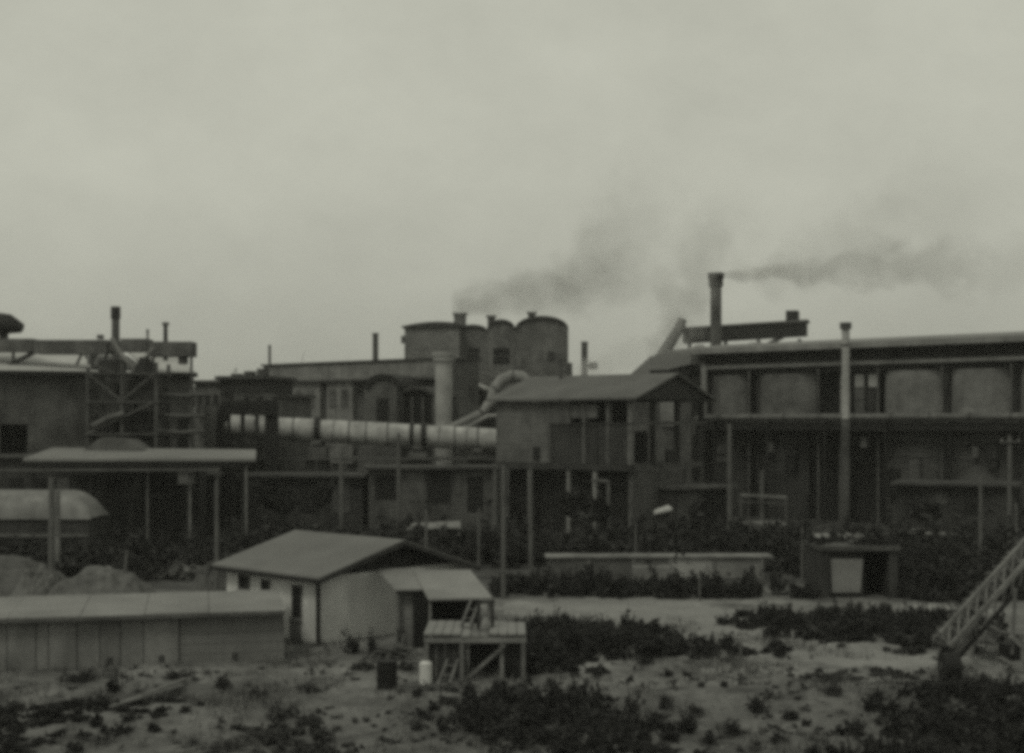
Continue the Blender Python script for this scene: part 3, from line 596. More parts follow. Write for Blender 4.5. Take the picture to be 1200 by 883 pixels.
# barrel shed
D = 80; f4 = Frame((XP(-60, D), D + .2), (XP(103, D), D - .0)); 
s = thing('barrel_roofed_shed', 'dark shed with a pale rounded roof sloping down at its right end, far left', 'shed', f4(0, 0, 0), f4.rz())
zc, rr, Lf = 2.3, 1.65, f4.L
prof = [(0, 1), (Lf - 1.5, 1), (Lf - 1.0, .93), (Lf - .5, .72), (Lf - .1, .36), (Lf + .1, .05)]
b = B(); V = []; n = 14
for u, k in prof: V += [f4(u, 1.9 - math.cos(math.pi * i / n) * 1.9, zc + rr * k * math.sin(math.pi * i / n) ** .8) for i in range(n + 1)]
b.add(V, [(i * (n + 1) + j, (i + 1) * (n + 1) + j, (i + 1) * (n + 1) + j + 1, i * (n + 1) + j + 1) for i in range(len(prof) - 1) for j in range(n)], True)
b.obj('roof', M_panel, s)
B().fbox(f4, 0, Lf, .15, 3.7, 0, zc - .02).obj('wall', M_brickd, s)
B().fbox(f4, 0, Lf, .05, .148, 1.25, 1.45).obj('ledge', M_concd, s)
for k in range(4): B().fbox(f4, .6 + 1.8 * k, 1.5 + 1.8 * k, .1, .147, .1, 1.1).obj('opening', M_void, s)
# ------------------------------------------------------------------ poles
def pole(px, ytop, ybase, r, label, m=M_pole, D=None, lean=0, arm=False, kind='pole', cat='pole'):
    D = D or DG(ybase); x = XP(px, D); zt = ZP(ytop, D); b = B()
    pts = [(x, D, -.3), (x + lean * .5, D, zt * .5), (x + lean, D, zt)]
    if not arm: return b.tube(pts, [r * 1.15, r, r * .85], 8).obj(kind, m, None, (x, D, 0), label, cat)
    t = thing(kind, label, cat, (x, D, 0)); b.tube(pts, [r * 1.15, r, r * .85], 8).obj('shaft', m, t)
    B().bar((x - .6, D - .1, zt - .4), (x + .6, D - .1, zt - .4), .1).obj('crossarm', m, t)
    for q in (-.5, 0, .5): B().cyl((x + q, D - .1, zt - .36), (x + q, D - .1, zt - .2), .05, .04, 6).obj('insulator', M_conc, t)
    return t
pole(60.5, 560, 682, .17, 'thick pale utility post in front of the rounded tank', lean=0)
pole(67.5, 575, 676, .15, 'dark post touching the right side of the thick pale utility post', m=M_wood)
pole(590, 545, 712, .1, 'tall pale pole left of a pair, standing at the near side of the crusher house', D=62)
pole(622, 546, 695, .1, 'tall pale pole right of a pair, standing at the near side of the crusher house', D=66)
pole(580, 548, 0, .14, 'short pale post right at the left corner of the crusher house', D=92)
pole(467, 508, 0, .13, 'tall pale post standing in front of the kiln ring', D=90)
pole(400, 528, 0, .17, 'stout pale post under the left half of the kiln', D=92)
pole(745, 614, 0, .07, 'short thin post rising from the bushes in front of the crusher house', D=72)
pole(561, 596, 0, .07, 'thin grey post just left of the tall pair', D=74)
pole(499.5, 598, 0, .08, 'thin grey post beside the pale slab behind the small house', D=68)
pole(940, 618, 0, .06, 'thin pale post left of the bunker', D=68)
pole(1149, 556, 662, .1, 'thin bright pole nearer the frame centre of the two right-hand poles', D=70)
pole(1183, 510, 0, .13, 'tall pale pole with crossarm in front of the hall at the right edge', D=80, arm=True)
pole(1191, 590, 0, .08, 'short thin pole close right of the crossarm pole', D=76)
pole(855, 497, 0, .17, 'stout pale post below the bend of the overhead pipe', D=93, arm=False)
pole(893, 552, 0, .16, 'pale post with a side rail right of the pipe-bend post', D=91)
pole(143, 645, 0, .09, 'crooked pale stake sticking out of the rubble behind the low shed', D=60, lean=.22, kind='stake', cat='stake')
pole(820, 668, 0, .05, 'short thin stake against the pale wall in the bushes', D=61, kind='stake', cat='stake')
pole(868, 752, 772, .05, 'tiny pale stake in the scrub beside the track', kind='stake', cat='stake')
pole(254, 565, 0, .1, 'thin pole left of the small house roof', D=60)
s = thing('rail_barrier', 'horizontal grey rail between the two posts in front of the hall', 'barrier', (XP(885, 90.5), 90.5, 0))
B().bar(P(868, 580, 90.5), P(922, 583, 90.5), .16).obj('rail', M_conc, s)
for a in (868, 921): B().bar(P(a, 583, 90.5), (XP(a, 90.5), 90.5, 0), .12).obj('post', M_concd, s)
B().bar(P(868, 588, 90.5), P(922, 591, 90.5), .08).obj('rail', M_concd, s)
# ------------------------------------------------------------------ ground-level clutter before the works
def slabobj(name, lab, cat, px0, px1, py, D, h, dep, m, tilt=0):
    x0, x1 = XP(px0, D), XP(px1, D); z = ZP(py, D); s = thing(name, lab, cat, ((x0 + x1) / 2, D, 0))
    B().slab([(x0, D, z), (x1, D, z + tilt), (x1 - .15, D + dep, z + tilt + .15), (x0 + .2, D + dep, z + .12)], .14).obj('top_slab', m, s)
    B().box(x0 + .2, x1 - .3, D + .3, D + dep - .2, 0, min(z, z + tilt) - .16).obj('base', M_brickd, s); return s
slabobj('low_shelter', 'flat low shelter with a pale sagging roof sheet behind the small house', 'shed', 476, 540, 619, 84, 0, 2.6, M_conc, .1)
slabobj('low_shelter', 'low block topped with bright debris above the bushes at far right', 'shed', 1062, 1112, 626, 84, 0, 3.0, M_stone, 0)
slabobj('low_shelter', 'low block topped with pale debris right behind the bunker', 'shed', 960, 1020, 632, 78, 0, 2.6, M_stone, .05)
slabobj('low_shelter', 'small pale slab between the two stout posts before the hall', 'shed', 872, 925, 617, 86, 0, 2.5, M_concd, .05)
slabobj('low_shelter', 'tiny bright tilted sheet lying at the foot of the crusher house', 'shed', 766, 788, 601, 92, 0, 1.2, M_dustlight, .3)
# pale wall in the bushes
s = thing('boundary_wall', 'long pale low concrete wall half buried in bushes, middle right', 'wall', (XP(770, 70), 70, 0))
xs_ = [640, 690, 742, 785, 836, 893]
for i in range(5):
    a, b_ = xs_[i] + .8, xs_[i + 1] - .8
    B().box(XP(a, 70), XP(b_, 70), 70, 70.3, 0, ZP(654.5 + random.uniform(-.6, .6), 70)).obj('wall_panel', [M_concd, M_concd, M_paneld, M_plaster, M_conc][i], s)
B().box(XP(639, 70), XP(906, 70), 69.85, 71.4, ZP(654, 70), ZP(651.8, 70)).obj('coping', M_panel, s)
for px in xs_[1:]: B().box(XP(px, 70) - .07, XP(px, 70) + .07, 69.9, 70.2, 0, ZP(655, 70)).obj('joint_post', M_paneld, s)
B().box(XP(742, 67), XP(786, 67), 67, 67.5, 0, ZP(664.5, 67)).obj('trough', M_conc, s)
# bunker
D = 62; f5 = Frame((XP(962, D), D), (XP(1052, D), D))
s = thing('bunker', 'flat-roofed concrete bunker with a pale panel beside a black doorway', 'bunker', (XP(1005, D), D, 0))
ub = f5.upx
B().fbox(f5, 0, ub(973), 0, 3.5, 0, 2.15).obj('wall', M_brickd, s)
B().fbox(f5, ub(1042), f5.L, 0, 3.5, 0, 2.15).obj('wall', M_brickd, s)
B().fbox(f5, ub(973), ub(1014), .25, 3.5, 0, 2.15).obj('wall', M_brickd, s)
B().fbox(f5, ub(1014), ub(1042), 1.8, 3.5, 0, 2.15).obj('inner_wall', M_void, s)
B().prism(f5, [(ub(976), ZP(695, D)), (ub(1009), ZP(695, D)), (ub(1012), ZP(655.5, D)), (ub(974), ZP(655.5, D))], .1, .24).obj('pale_panel', M_conc, s)
B().fbox(f5, -.06, f5.L + .1, -.12, 3.6, 2.16, 2.36).obj('roof', M_brickm, s)
heap_roof = True
# ------------------------------------------------------------------ small house
c0 = Vector((-6.89, 49.0)); gdir = Vector((.692, .722)).normalized(); GWh = 7.1; HLn = 5.8
hf = Frame(c0, c0 + gdir * GWh)                   # u along the gable (right-back), v along the left wall (left-back)
H = thing('small_house', 'small plastered house with a grey low gabled roof and black gable, in the foreground', 'house', (c0.x, c0.y, 0), hf.rz())
ez, rz_ = 2.45, 3.5
B().fbox(hf, 0, GWh, .25, HLn, 0, ez - .02).obj('wall', M_whitewash, H)
B().fbox(hf, 0.05, 4.0, .12, .249, 0, ez - .02).obj('wall', M_whitewash, H)
B().prism(hf, [(.1, ez), (GWh - .1, ez), (GWh / 2, rz_ - .12)], .22, .34).obj('gable_board', M_woodd, H)
for k in range(11):
    u = .5 + k * .6; zz = ez + (rz_ - ez - .14) * (1 - abs(u - GWh / 2) / (GWh / 2))
    B().fbox(hf, u, u + .5, .17, .215, ez + .01, zz - .02).obj('plank', M_woodd, H)
for side in (0, 1):
    q = [hf(-.45, -.55, ez - .05), hf(GWh / 2, -.55, rz_), hf(GWh / 2, HLn + .35, rz_), hf(-.45, HLn + .35, ez - .05)] if side == 0 else [hf(GWh / 2, -.55, rz_), hf(GWh + .45, -.55, ez - .22), hf(GWh + .45, HLn + .35, ez - .22), hf(GWh / 2, HLn + .35, rz_)]
    B().slab([p + Vector((0, 0, .1)) for p in q], .09).obj('roof', M_felt, H)
B().fbox(hf, -.5, -.4, -.55, HLn + .35, ez - .16, ez - .03).obj('gutter', M_black, H)
B().bar(hf(-.47, -.57, ez - .1), hf(GWh / 2, -.57, rz_ - .04), .04, .16).obj('bargeboard', M_woodd, H)
B().bar(hf(GWh + .45, -.57, ez - .27), hf(GWh / 2, -.57, rz_ - .04), .04, .16).obj('bargeboard', M_woodd, H)
B().cyl(hf(-.08, -.0, 0), hf(-.08, -.0, ez), .08, .08, 8).obj('drain_pipe', M_black, H)
def vpx(px):                                     # v on the left wall for a column
    k = (px - CX) / F; o = hf(0, 0, 0); return (k * o.y - o.x) / (hf.v.x - k * hf.v.y)
for a, b_, z0, z1, fm in ((281, 292, 1.66, 2.12, 1), (308, 316, 1.68, 2.04, 1), (344, 353.5, .88, 2.0, 0)):
    v1, v0 = vpx(a), vpx(b_)
    w_ = B().fbox(hf, -.06, -.01, v0 - .05, v1 + .05, z0 - .05, z1 + .05).obj('window', M_wood, H)
    B().fbox(hf, -.075, -.061, v0, v1, z0, z1).obj('pane', M_void, w_)
    B().fbox(hf, -.13, -.076, v0 - .1, v1 + .1, z0 - .1, z0 - .051).obj('sill', M_conc, w_)
B().fbox(hf, -.035, -.005, vpx(353), vpx(340), .05, .8).obj('door_lower_board', M_paneld, H)
# lean-to on the gable
s = thing('lean_to_shed', 'open lean-to with two pale sheet roofs against the black gable of the small house', 'shed', (XP(520, 49), 49, 0))
B().slab([P(502, 702, 46.6), P(577, 700, 46.6), P(551, 668, 50.6), P(484, 668, 50.6)], .07).obj('roof', M_shedroof, s)
B().slab([P(463, 691, 48.2), P(503, 690, 48.2), P(497, 666, 50.9), P(441, 666, 50.9)], .06).obj('roof', M_shedroof, s)
for a, dd, yy in ((504, 46.9, 703), (573, 46.9, 703), (466, 48.4, 692), (548, 50.3, 672)): B().bar((XP(a, dd), dd, 0), (XP(a, dd), dd, ZP(yy, dd) - .02), .1).obj('post', M_wood, s)
B().box(XP(490, 50), XP(560, 50), 49.9, 50.1, 0, 2.1).obj('back_wall', M_void, s)
B().box(XP(466, 48.6), XP(493, 48.6), 48.6, 48.75, 0, 2.0).obj('side_boards', M_wood, s)
B().box(XP(484, 48.3), XP(500, 48.3), 48.3, 49.6, 0, 1.9).obj('doorway', M_void, s)
# ------------------------------------------------------------------ timber platform
D = 42.3
s = thing('timber_platform', 'raised timber loading platform with pale planked deck and diagonal braces, by the canister', 'platform', (XP(555, D), D, 0))
zt = ZP(744, D)
x0, x1 = XP(497, D), XP(617, D)
nk = 11
for k in range(nk):
    a = x0 + (x1 - x0) * k / nk; b_ = x0 + (x1 - x0) * (k + 1) / nk - .025
    z_ = zt + random.uniform(-.015, .015) + (.06 if k > 6 or k < 4 else -.02)
    yb = D + 2.6 - (.0 if k < 7 else .25)
    B().slab([(a, D - .1 + random.uniform(-.06, .06), z_), (b_, D - .1, z_), (b_, yb, z_), (a, yb, z_)], .07).obj('plank', M_dustroof if k < 5 or k > 6 else M_wood, s)
for xx in (x0 + .08, XP(541, D), XP(588, D), x1 - .1):
    for yy in (D, D + 2.3): B().bar((xx, yy, -.2), (xx, yy, zt - .14), .13).obj('leg', M_wood, s)
B().bar((x0, D - .04, zt - .16), (x1, D - .04, zt - .16), .1, .16).obj('edge_beam', M_conc, s)
B().bar((XP(546, D), D - .12, .05), (XP(592, D), D - .12, zt - .3), .1).obj('brace', M_wood, s)
B().bar((XP(546, D), D + 2.2, zt - .3), (XP(592, D), D + 2.2, .1), .1).obj('brace', M_woodd, s)
for k in range(4): B().box(XP(500, D) + .02 + k * .28, XP(500, D) + .27 + k * .28, D + .12, D + .15, .0, zt - .22 - random.random() * .05).obj('board', M_woodd, s)
B().box(XP(590, D), XP(616, D), D + .3, D + .35, 0, zt - .22).obj('board', M_woodd, s)
B().box(XP(548, D), XP(612, D), D + 1.9, D + 1.95, 0, zt - .22).obj('board', M_woodd, s)
s = thing('wooden_ladder', 'pale wooden ladder leaning up to the lean-to roof beside the platform', 'ladder', (XP(513, 41.6), 41.6, 0))
lo, hi = P(513, 803, 41.6), P(552, 704, 44.5)
for o_ in (0, .34): B().bar(lo + Vector((o_, 0, 0)), hi + Vector((o_ * .8, 0, 0)), .07).obj('rail', M_wood, s)
for k in range(1, 9): q = lo.lerp(hi, k / 9); B().bar(q, q + Vector((.32, 0, 0)), .04).obj('rung', M_wood, s)
s = thing('winch_frame', 'two dark posts with a crossbar standing on the platform round a pale sack', 'winch', P(570, 738, 43.6))
for a in (561, 577): B().bar(P(a, 740, 43.6), P(a, 703, 43.6), .12).obj('post', M_woodd, s)
B().bar(P(558, 706, 43.6), P(580, 706, 43.6), .1).obj('crossbar', M_woodd, s); B().cyl(P(561, 729, 43.6), P(577, 729, 43.6), .13, .13, 10).obj('drum', M_woodd, s)
b = B(); q = P(569, 741, 43.2)
b.tube([q, q + Vector((0, 0, .12)), q + Vector((.03, 0, .3)), q + Vector((.01, 0, .42)), q + Vector((.05, 0, .46))], [.13, .19, .17, .09, .04], 12).obj('sack', M_conc, None, q, 'upright pale sack on the platform between two dark posts', 'sack')
# barrels, canister
D = 41.2
q = (XP(453.5, D), D, gh(XP(453.5, D), D)); s = thing('oil_drum', 'black steel drum on the dirt left of the white canister', 'drum', q)
B().cyl(q, (q[0], q[1], q[2] + .84), .31, .31, 20).obj('body', M_black, s)
for h in (.02, .28, .56, .82): B().cyl((q[0], q[1], q[2] + h), (q[0], q[1], q[2] + h + .03), .33, .33, 20).obj('hoop', M_black, s)
D = 42
q = (XP(499, D), D, gh(XP(499, D), D)); s = thing('white_canister', 'small bright white canister standing left of the timber platform', 'canister', q)
B().cyl(q, (q[0], q[1], q[2] + .62), .2, .2, 18).obj('body', M_white, s); B().cyl((q[0], q[1], q[2] + .62), (q[0], q[1], q[2] + .7), .2, .1, 18).obj('shoulder', M_white, s)
B().cyl((q[0], q[1], q[2] + .7), (q[0], q[1], q[2] + .74), .09, .09, 10).obj('lid', M_conc, s)
# ------------------------------------------------------------------ long low shed at left front
f6 = Frame((XP(-90, 43.3), 43.3), (XP(333, 45.8), 45.8)); us = f6.upx
s = thing('long_low_shed', 'long low panelled shed with a pale flat roof along the bottom left', 'shed', f6(0, 0, 0), f6.rz())
zt = 1.68
ed = [-90, -40, 8, 42, 57, 90, 117, 141, 168, 210, 333]
for i in range(len(ed) - 1):
    m = [M_panel, M_panel, M_panel2, M_panel, M_panel3, M_panel, M_panel2, M_panel, M_panel3, M_paneld][i]
    if ed[i] == 210:
        for k in range(5): B().fbox(f6, us(210) + .03, f6.L, .02 + .012 * (k % 2), .3, k * .33, k * .33 + .318).obj('board', M_paneld, s)
    else: B().fbox(f6, us(ed[i]) + .015, us(ed[i + 1]) - .015, 0 + .02 * (i % 2), .3, 0, zt - .02).obj('wall_panel', m, s)
B().fbox(f6, 0, f6.L, .32, 4.2, 0, zt - .03).obj('inner_wall', M_concd, s)
cuts = [-92, 10, 95, 170, 245, 335]
for i in range(5):
    a, b_ = us(cuts[i]), us(cuts[i + 1]) - .02; dz = .012 * (i % 2)
    B().slab([f6(a, -.3, zt + .06 + dz), f6(b_, -.3, zt + .06 + dz), f6(b_, 4.2, zt + .2 + dz), f6(a, 4.2, zt + .2 + dz)], .07).obj('roof_sheet', M_shedroof, s)
B().fbox(f6, 0, f6.L, -.34, -.305, zt - .1, zt + .02).obj('gutter', M_concd, s)
for a in (125, 186, 272): B().fbox(f6, us(a), us(a) + .18, -.02, -.001, .1, .32).obj('vent', M_woodd, s)
# ------------------------------------------------------------------ rubble heaps behind the shed
def heap(px0, px1, ytop, D, dep, lab, m=M_spoil, seed=0, name='spoil_heap'):
    x0, x1 = XP(px0, D), XP(px1, D); zt = ZP(ytop, D); cx, rx = (x0 + x1) / 2, (x1 - x0) / 2; n = 34; V = []; Fc = []
    for j in range(n + 1):
        for i in range(n + 1):
            a, c = i / n * 2 - 1, j / n * 2 - 1; q = max(0, 1 - a * a) * max(0, 1 - c * c)
            V.append((cx + a * rx, D + c * dep, -.05 + zt * q ** .55 * (1 + .28 * noise.noise(Vector((a * 2.2 + seed, c * 2, 1))) + .15 * noise.noise(Vector((a * 7 + seed, c * 7, 1))))))
    for j in range(n):
        for i in range(n): Fc.append((j * (n + 1) + i, j * (n + 1) + i + 1, (j + 1) * (n + 1) + i + 1, (j + 1) * (n + 1) + i))
    b = B(); b.add(V, Fc, False); return b.obj(name, m, None, (cx, D, 0), lab, 'heap')
heap(-80, 68, 650, 64, 3, 'rounded grey spoil heap behind the low shed at the left edge', seed=1)
heap(60, 176, 666, 60, 2.5, 'flatter rubble heap right of the thick utility post', M_spoil2, seed=4)
heap(20, 72, 664, 60, 2, 'small pale heap at the foot of the utility post', M_spoil2, seed=7)
heap(225, 275, 660, 62, 2, 'low grass-grown heap behind the left corner of the small house', M_spoil, seed=9)
# ------------------------------------------------------------------ mobile belt conveyor, right front
s = thing('mobile_conveyor', 'inclined mobile belt conveyor with rubble on its belt, bottom right corner', 'conveyor', (XP(1112, 43), 43, 0))
A0, A1 = P(1112, 757, 43), P(1275, 575, 47)
dn = (A1 - A0).normalized(); side = Vector((-.15, 1, 0)).normalized() * 1.1; upn = dn.cross(side).normalized()
if upn.z < 0: upn = -upn
B().slab([A0 + upn * .0, A1 + upn * .0, A1 + side, A0 + side], .06).obj('belt', M_concd, s)
for o_ in (Vector((0, 0, 0)), side):
    for k in range(16):
        a, c = A0.lerp(A1, k / 16) + o_, A0.lerp(A1, (k + 1) / 16) + o_
        B().bar(a - upn * .45, c - upn * .1, .05).obj('lattice_bar', M_concd, s)
    B().bar(A0 + o_ - upn * .5, A1 + o_ - upn * .5, .1).obj('lower_chord', M_black, s)
    B().bar(A0 + o_ - upn * .05, A1 + o_ - upn * .05, .1, .16).obj('upper_chord', M_stone, s)
for px, D in ((1113, 42.4), (1186, 43.4)):
    x = XP(px, D)
    if px == 1113:
        wl = B().cyl((x - .26, D, .42), (x + .26, D, .42), .42, .42, 24).obj('wheel', M_black, s)
        B().cyl((x - .3, D, .42), (x + .3, D, .42), .14, .14, 12).obj('hub', M_steel, wl)
    else:
        B().box(x - .22, x + .28, D, D + .6, .42, .92).obj('motor', M_black, s)
B().bar((XP(1113, 42.4), 42.4, .42), (XP(1113, 42.4), 44, .42), .09).obj('axle', M_steel, s)
B().bar(P(1113, 775, 42.6), P(1150, 722, 43.6), .08).obj('leg', M_steel, s)
B().bar(P(1172, 770, 43), P(1215, 795, 43), .1).obj('drawbar', M_stone, s); B().bar(P(1184, 745, 43.4), P(1215, 775, 43.4), .12).obj('leg', M_stone, s)
B().bar(P(1186, 768, 43.3), P(1190, 690, 44.5), .1).obj('leg', M_steel, s)
# rubble on the belt (uncountable) and side panel of the conveyor
def rocks(pts, rmin, rmax, m, name, parent=None, label=None, cat=None):
    V = []; Fc = []; base = [(1, 0, 0), (-1, 0, 0), (0, 1, 0), (0, -1, 0), (0, 0, 1), (0, 0, -1), (.6, .6, .6), (-.6, .6, .55)]
    tri = [(0, 2, 4), (2, 1, 4), (1, 3, 4), (3, 0, 4), (2, 0, 5), (1, 2, 5), (3, 1, 5), (0, 3, 5)]
    for p in pts:
        r = random.uniform(rmin, rmax); n = len(V); a = random.uniform(0, 3.14); sx, sy, sz = r * random.uniform(.7, 1.3), r * random.uniform(.7, 1.3), r * random.uniform(.5, .8)
        for (x, y, z) in base[:6]: V.append((p[0] + x * sx * math.cos(a) - y * sy * math.sin(a), p[1] + x * sx * math.sin(a) + y * sy * math.cos(a), p[2] + z * sz))
        Fc += [(i + n, j + n, k + n) for i, j, k in tri]
    b = B(); b.add(V, Fc); return b.obj(name, m, parent, None, label, cat, None, 'stuff')
B().bar(A0 + upn * .5, A1 + upn * .5, .07, .1).obj('guard_rail', M_stone, s)
for k in range(16):
    a, c = A0.lerp(A1, k / 16), A0.lerp(A1, (k + 1) / 16)
    B().bar(a, a + upn * .5, .05).obj('rail_post', M_stone, s); B().bar(a + upn * .02, c + upn * .48, .045).obj('lattice_bar', M_conc, s)
rocks([A0.lerp(A1, random.random()) + side * random.uniform(.08, .95) + upn * (.03 + .2 * random.random()) for _ in range(1300)], .02, .09, M_spoil2, 'rubble', s)
rocks([(XP(1120, 43) + random.gauss(0, .45), 43 + random.gauss(.2, .5), .03 + .1 * random.random()) for _ in range(240)], .02, .1, M_spoil2, 'spilled_rubble', None, 'spilled rubble at the foot of the inclined conveyor', 'rubble')
# bushy growth on the bunker comes with the vegetation; here cables, scrap and low works buildings
def cable(p, q, sag, lab, r=.022):
    p, q = Vector(p), Vector(q); pts = [p.lerp(q, k / 14) - Vector((0, 0, sag * 4 * (k / 14) * (1 - k / 14))) for k in range(15)]
    B().tube(pts, r, 5).obj('overhead_cable', M_black, None, p, lab, 'cable')
px_ = lambda a, y, D: P(a, y, D)
cable(P(1183, 519, 80), P(1290, 470, 62), .5, 'sagging cable leaving the crossarm pole toward the right edge')
cable(P(1183, 519, 80), P(893, 553, 91), .8, 'long sagging cable from the crossarm pole to the railed post')
cable(P(622, 548, 66), P(590, 547, 62), .1, 'short cable linking the tall pair of poles')
cable(P(590, 547, 62), P(467, 509, 90), .8, 'cable from the tall pair of poles to the post before the kiln ring')
cable(P(60, 562, 68.6), P(254, 567, 60), .7, 'cable from the thick utility post to the pole behind the small house')
cable(P(893, 553, 91), P(622, 548, 66), 1.0, 'low cable crossing before the crusher house')
def workshop(a, b_, D0, D1, ytop, label, m, openings, roofm=M_darkroof, dep=4):
    ff = Frame((XP(a, D0), D0), (XP(b_, D1), D1)); z = ZP(ytop, (D0 + D1) / 2); s = thing('workshop', label, 'building', ff(0, 0, 0), ff.rz())
    B().fbox(ff, 0, ff.L, .1, dep, 0, z - .2).obj('wall', m, s); B().fbox(ff, -.3, ff.L + .3, -.5, dep + .3, z - .2, z).obj('roof', roofm, s)
    for (o0, o1, y0, y1, mm) in openings:
        B().fbox(ff, ff.upx(o0), ff.upx(o1), .03, .098, max(.05, ZP(y1, D0)), ZP(y0, D0)).obj('opening', mm, s)
workshop(432, 583, 97, 98, 547, 'low dark workshop with black doorways under the right half of the kiln', M_brickm, ((500, 528, 552, 590, M_void), (478, 496, 553, 588, M_concd), (534, 540, 556, 580, M_concd), (548, 566, 560, 600, M_void), (440, 466, 558, 585, M_void)))
workshop(285, 425, 99, 98, 556, 'low dark workshop under the left end of the kiln', M_brickd, ((290, 312, 561, 570, M_concd), (318, 334, 560, 568, M_brickm), (350, 372, 566, 600, M_void), (388, 410, 562, 600, M_brickm)))
workshop(130, 252, 95, 96, 556, 'low dark workshop behind the posts of the pale canopy', M_brickd, ((140, 158, 562, 590, M_void), (180, 200, 560, 580, M_brickm), (212, 226, 552, 562, M_concd), (232, 246, 562, 600, M_void)))
workshop(1050, 1190, 93, 90, 566, 'low lean-to workshop along the foot of the long hall at right', M_brickd, ((1062, 1080, 572, 600, M_void), (1095, 1110, 574, 590, M_brickm), (1130, 1150, 572, 600, M_void)))
def scrap(px, py, wpx, hpx, lab, n=70):
    D = DG(py); x = XP(px, D); wv = wpx / 2 / F * D; hv = hpx / F * D; b = B()
    for _ in range(n):
        q = random.gauss(0, .42); zz = hv * max(.05, 1 - abs(q)) * random.random(); c = Vector((x + q * wv, D + random.uniform(-.8, .8), zz + .06)); l = random.uniform(.3, 1.3)
        d = Vector((random.gauss(0, 1), random.gauss(0, 1), random.gauss(0, .4))).normalized() * l / 2
        if random.random() < .4: b.cyl(c - d, c + d, .05, .05, 6)
        elif random.random() < .6: b.bar(c - d, c + d, random.uniform(.06, .3), .04)
        else: b.bar(c - d * .4, c + d * .4, random.uniform(.2, .5), random.uniform(.15, .4))
    b.obj('scrap_heap', M_concd, None, (x, D, 0), lab, 'scrap heap', kind='stuff')
scrap(215, 678, 90, 14, 'jumbled scrap between the rubble heap and the small house')
scrap(540, 640, 90, 12, 'scrap timber lying behind the lean-to shed')
scrap(690, 640, 120, 14, 'dark scrap heap in front of the crusher house')
scrap(900, 636, 110, 16, 'scrap heap left of the bunker before the long hall')
scrap(1110, 640, 90, 14, 'scrap heap right of the bunker before the long hall')
scrap(350, 630, 110, 14, 'scrap heap in the shade below the kiln')
scrap(460, 770, 60, 12, 'odd boards and junk lying before the lean-to shed', 40)
scrap(1165, 752, 60, 14, 'junk lying under the inclined belt conveyor', 40)
# ------------------------------------------------------------------ vegetation
def leaves(centres, n, leaf, flat=1.0, rng=np.random):
    """centres: (x, y, z, rx, rz). returns the corners of many small leaf quads on twigs, plus bare twig tips"""
    V = []
    for (x, y, z, rx, rz) in centres:
        sub = max(7, int(n / 22)); d = rng.normal(size=(sub, 3)); d /= np.linalg.norm(d, axis=1)[:, None]; d[:, 2] = np.abs(d[:, 2]) * 1.1 - .12
        rad = rng.uniform(.25, 1.0, (sub, 1)) * (1 + .28 * rng.normal(size=(sub, 1)))
        cc = d * rad * np.array([rx, rx, rz])
        k = rng.randint(0, sub, n); tt = rng.uniform(.45, 1.08, (n, 1))
        p = cc[k] * tt + rng.normal(size=(n, 3)) * np.array([rx, rx, rz]) * .10 + np.array([x, y, z])
        a = rng.normal(size=(n, 3)); a /= np.linalg.norm(a, axis=1)[:, None]; b = np.cross(a, rng.normal(size=(n, 3))); b /= np.linalg.norm(b, axis=1)[:, None]
        s = leaf * np.exp(rng.normal(size=(n, 1)) * .45)
        V.append(np.stack([p - a * s, p + b * s * .45, p + a * s, p - b * s * .45], 1).reshape(-1, 3))
        m = max(3, sub // 3); c2 = cc[:m] * np.array([1.0, 1.0, 1.25]); o = np.array([x, y, z]); w = np.array([leaf * .12, leaf * .05, 0])
        V.append(np.stack([o + c2 * .5 - w, o + c2 * .5 + w, o + c2 * 1.2 + w * .4, o + c2 * 1.2 - w * .4], 1).reshape(-1, 3))
    V = np.concatenate(V); V[:, 2] = np.maximum(V[:, 2], .01)
    return V
def leafobj(name, V, m, parent=None, loc=(0, 0, 0), **k):
    V = V - np.array(loc) if parent is None else V
    nq = len(V) // 4; me = bpy.data.meshes.new(name); me.vertices.add(len(V)); me.vertices.foreach_set('co', V.astype(np.float32).ravel())
    me.loops.add(nq * 4); me.loops.foreach_set('vertex_index', np.arange(nq * 4, dtype=np.int32)); me.polygons.add(nq); me.polygons.foreach_set('loop_start', np.arange(0, nq * 4, 4, dtype=np.int32))
    me.update(calc_edges=True); me.materials.append(m); o = bpy.data.objects.new(name, me); C.objects.link(o)
    if parent: o.parent = parent
    else: o.location = loc
    return tag(o, **k)
def inpoly(x, y, poly):
    c = False; j = len(poly) - 1
    for i in range(len(poly)):
        (xi, yi), (xj, yj) = poly[i], poly[j]
        if (yi > y) != (yj > y) and x < (xj - xi) * (y - yi) / (yj - yi) + xi: c = not c
        j = i
    return c
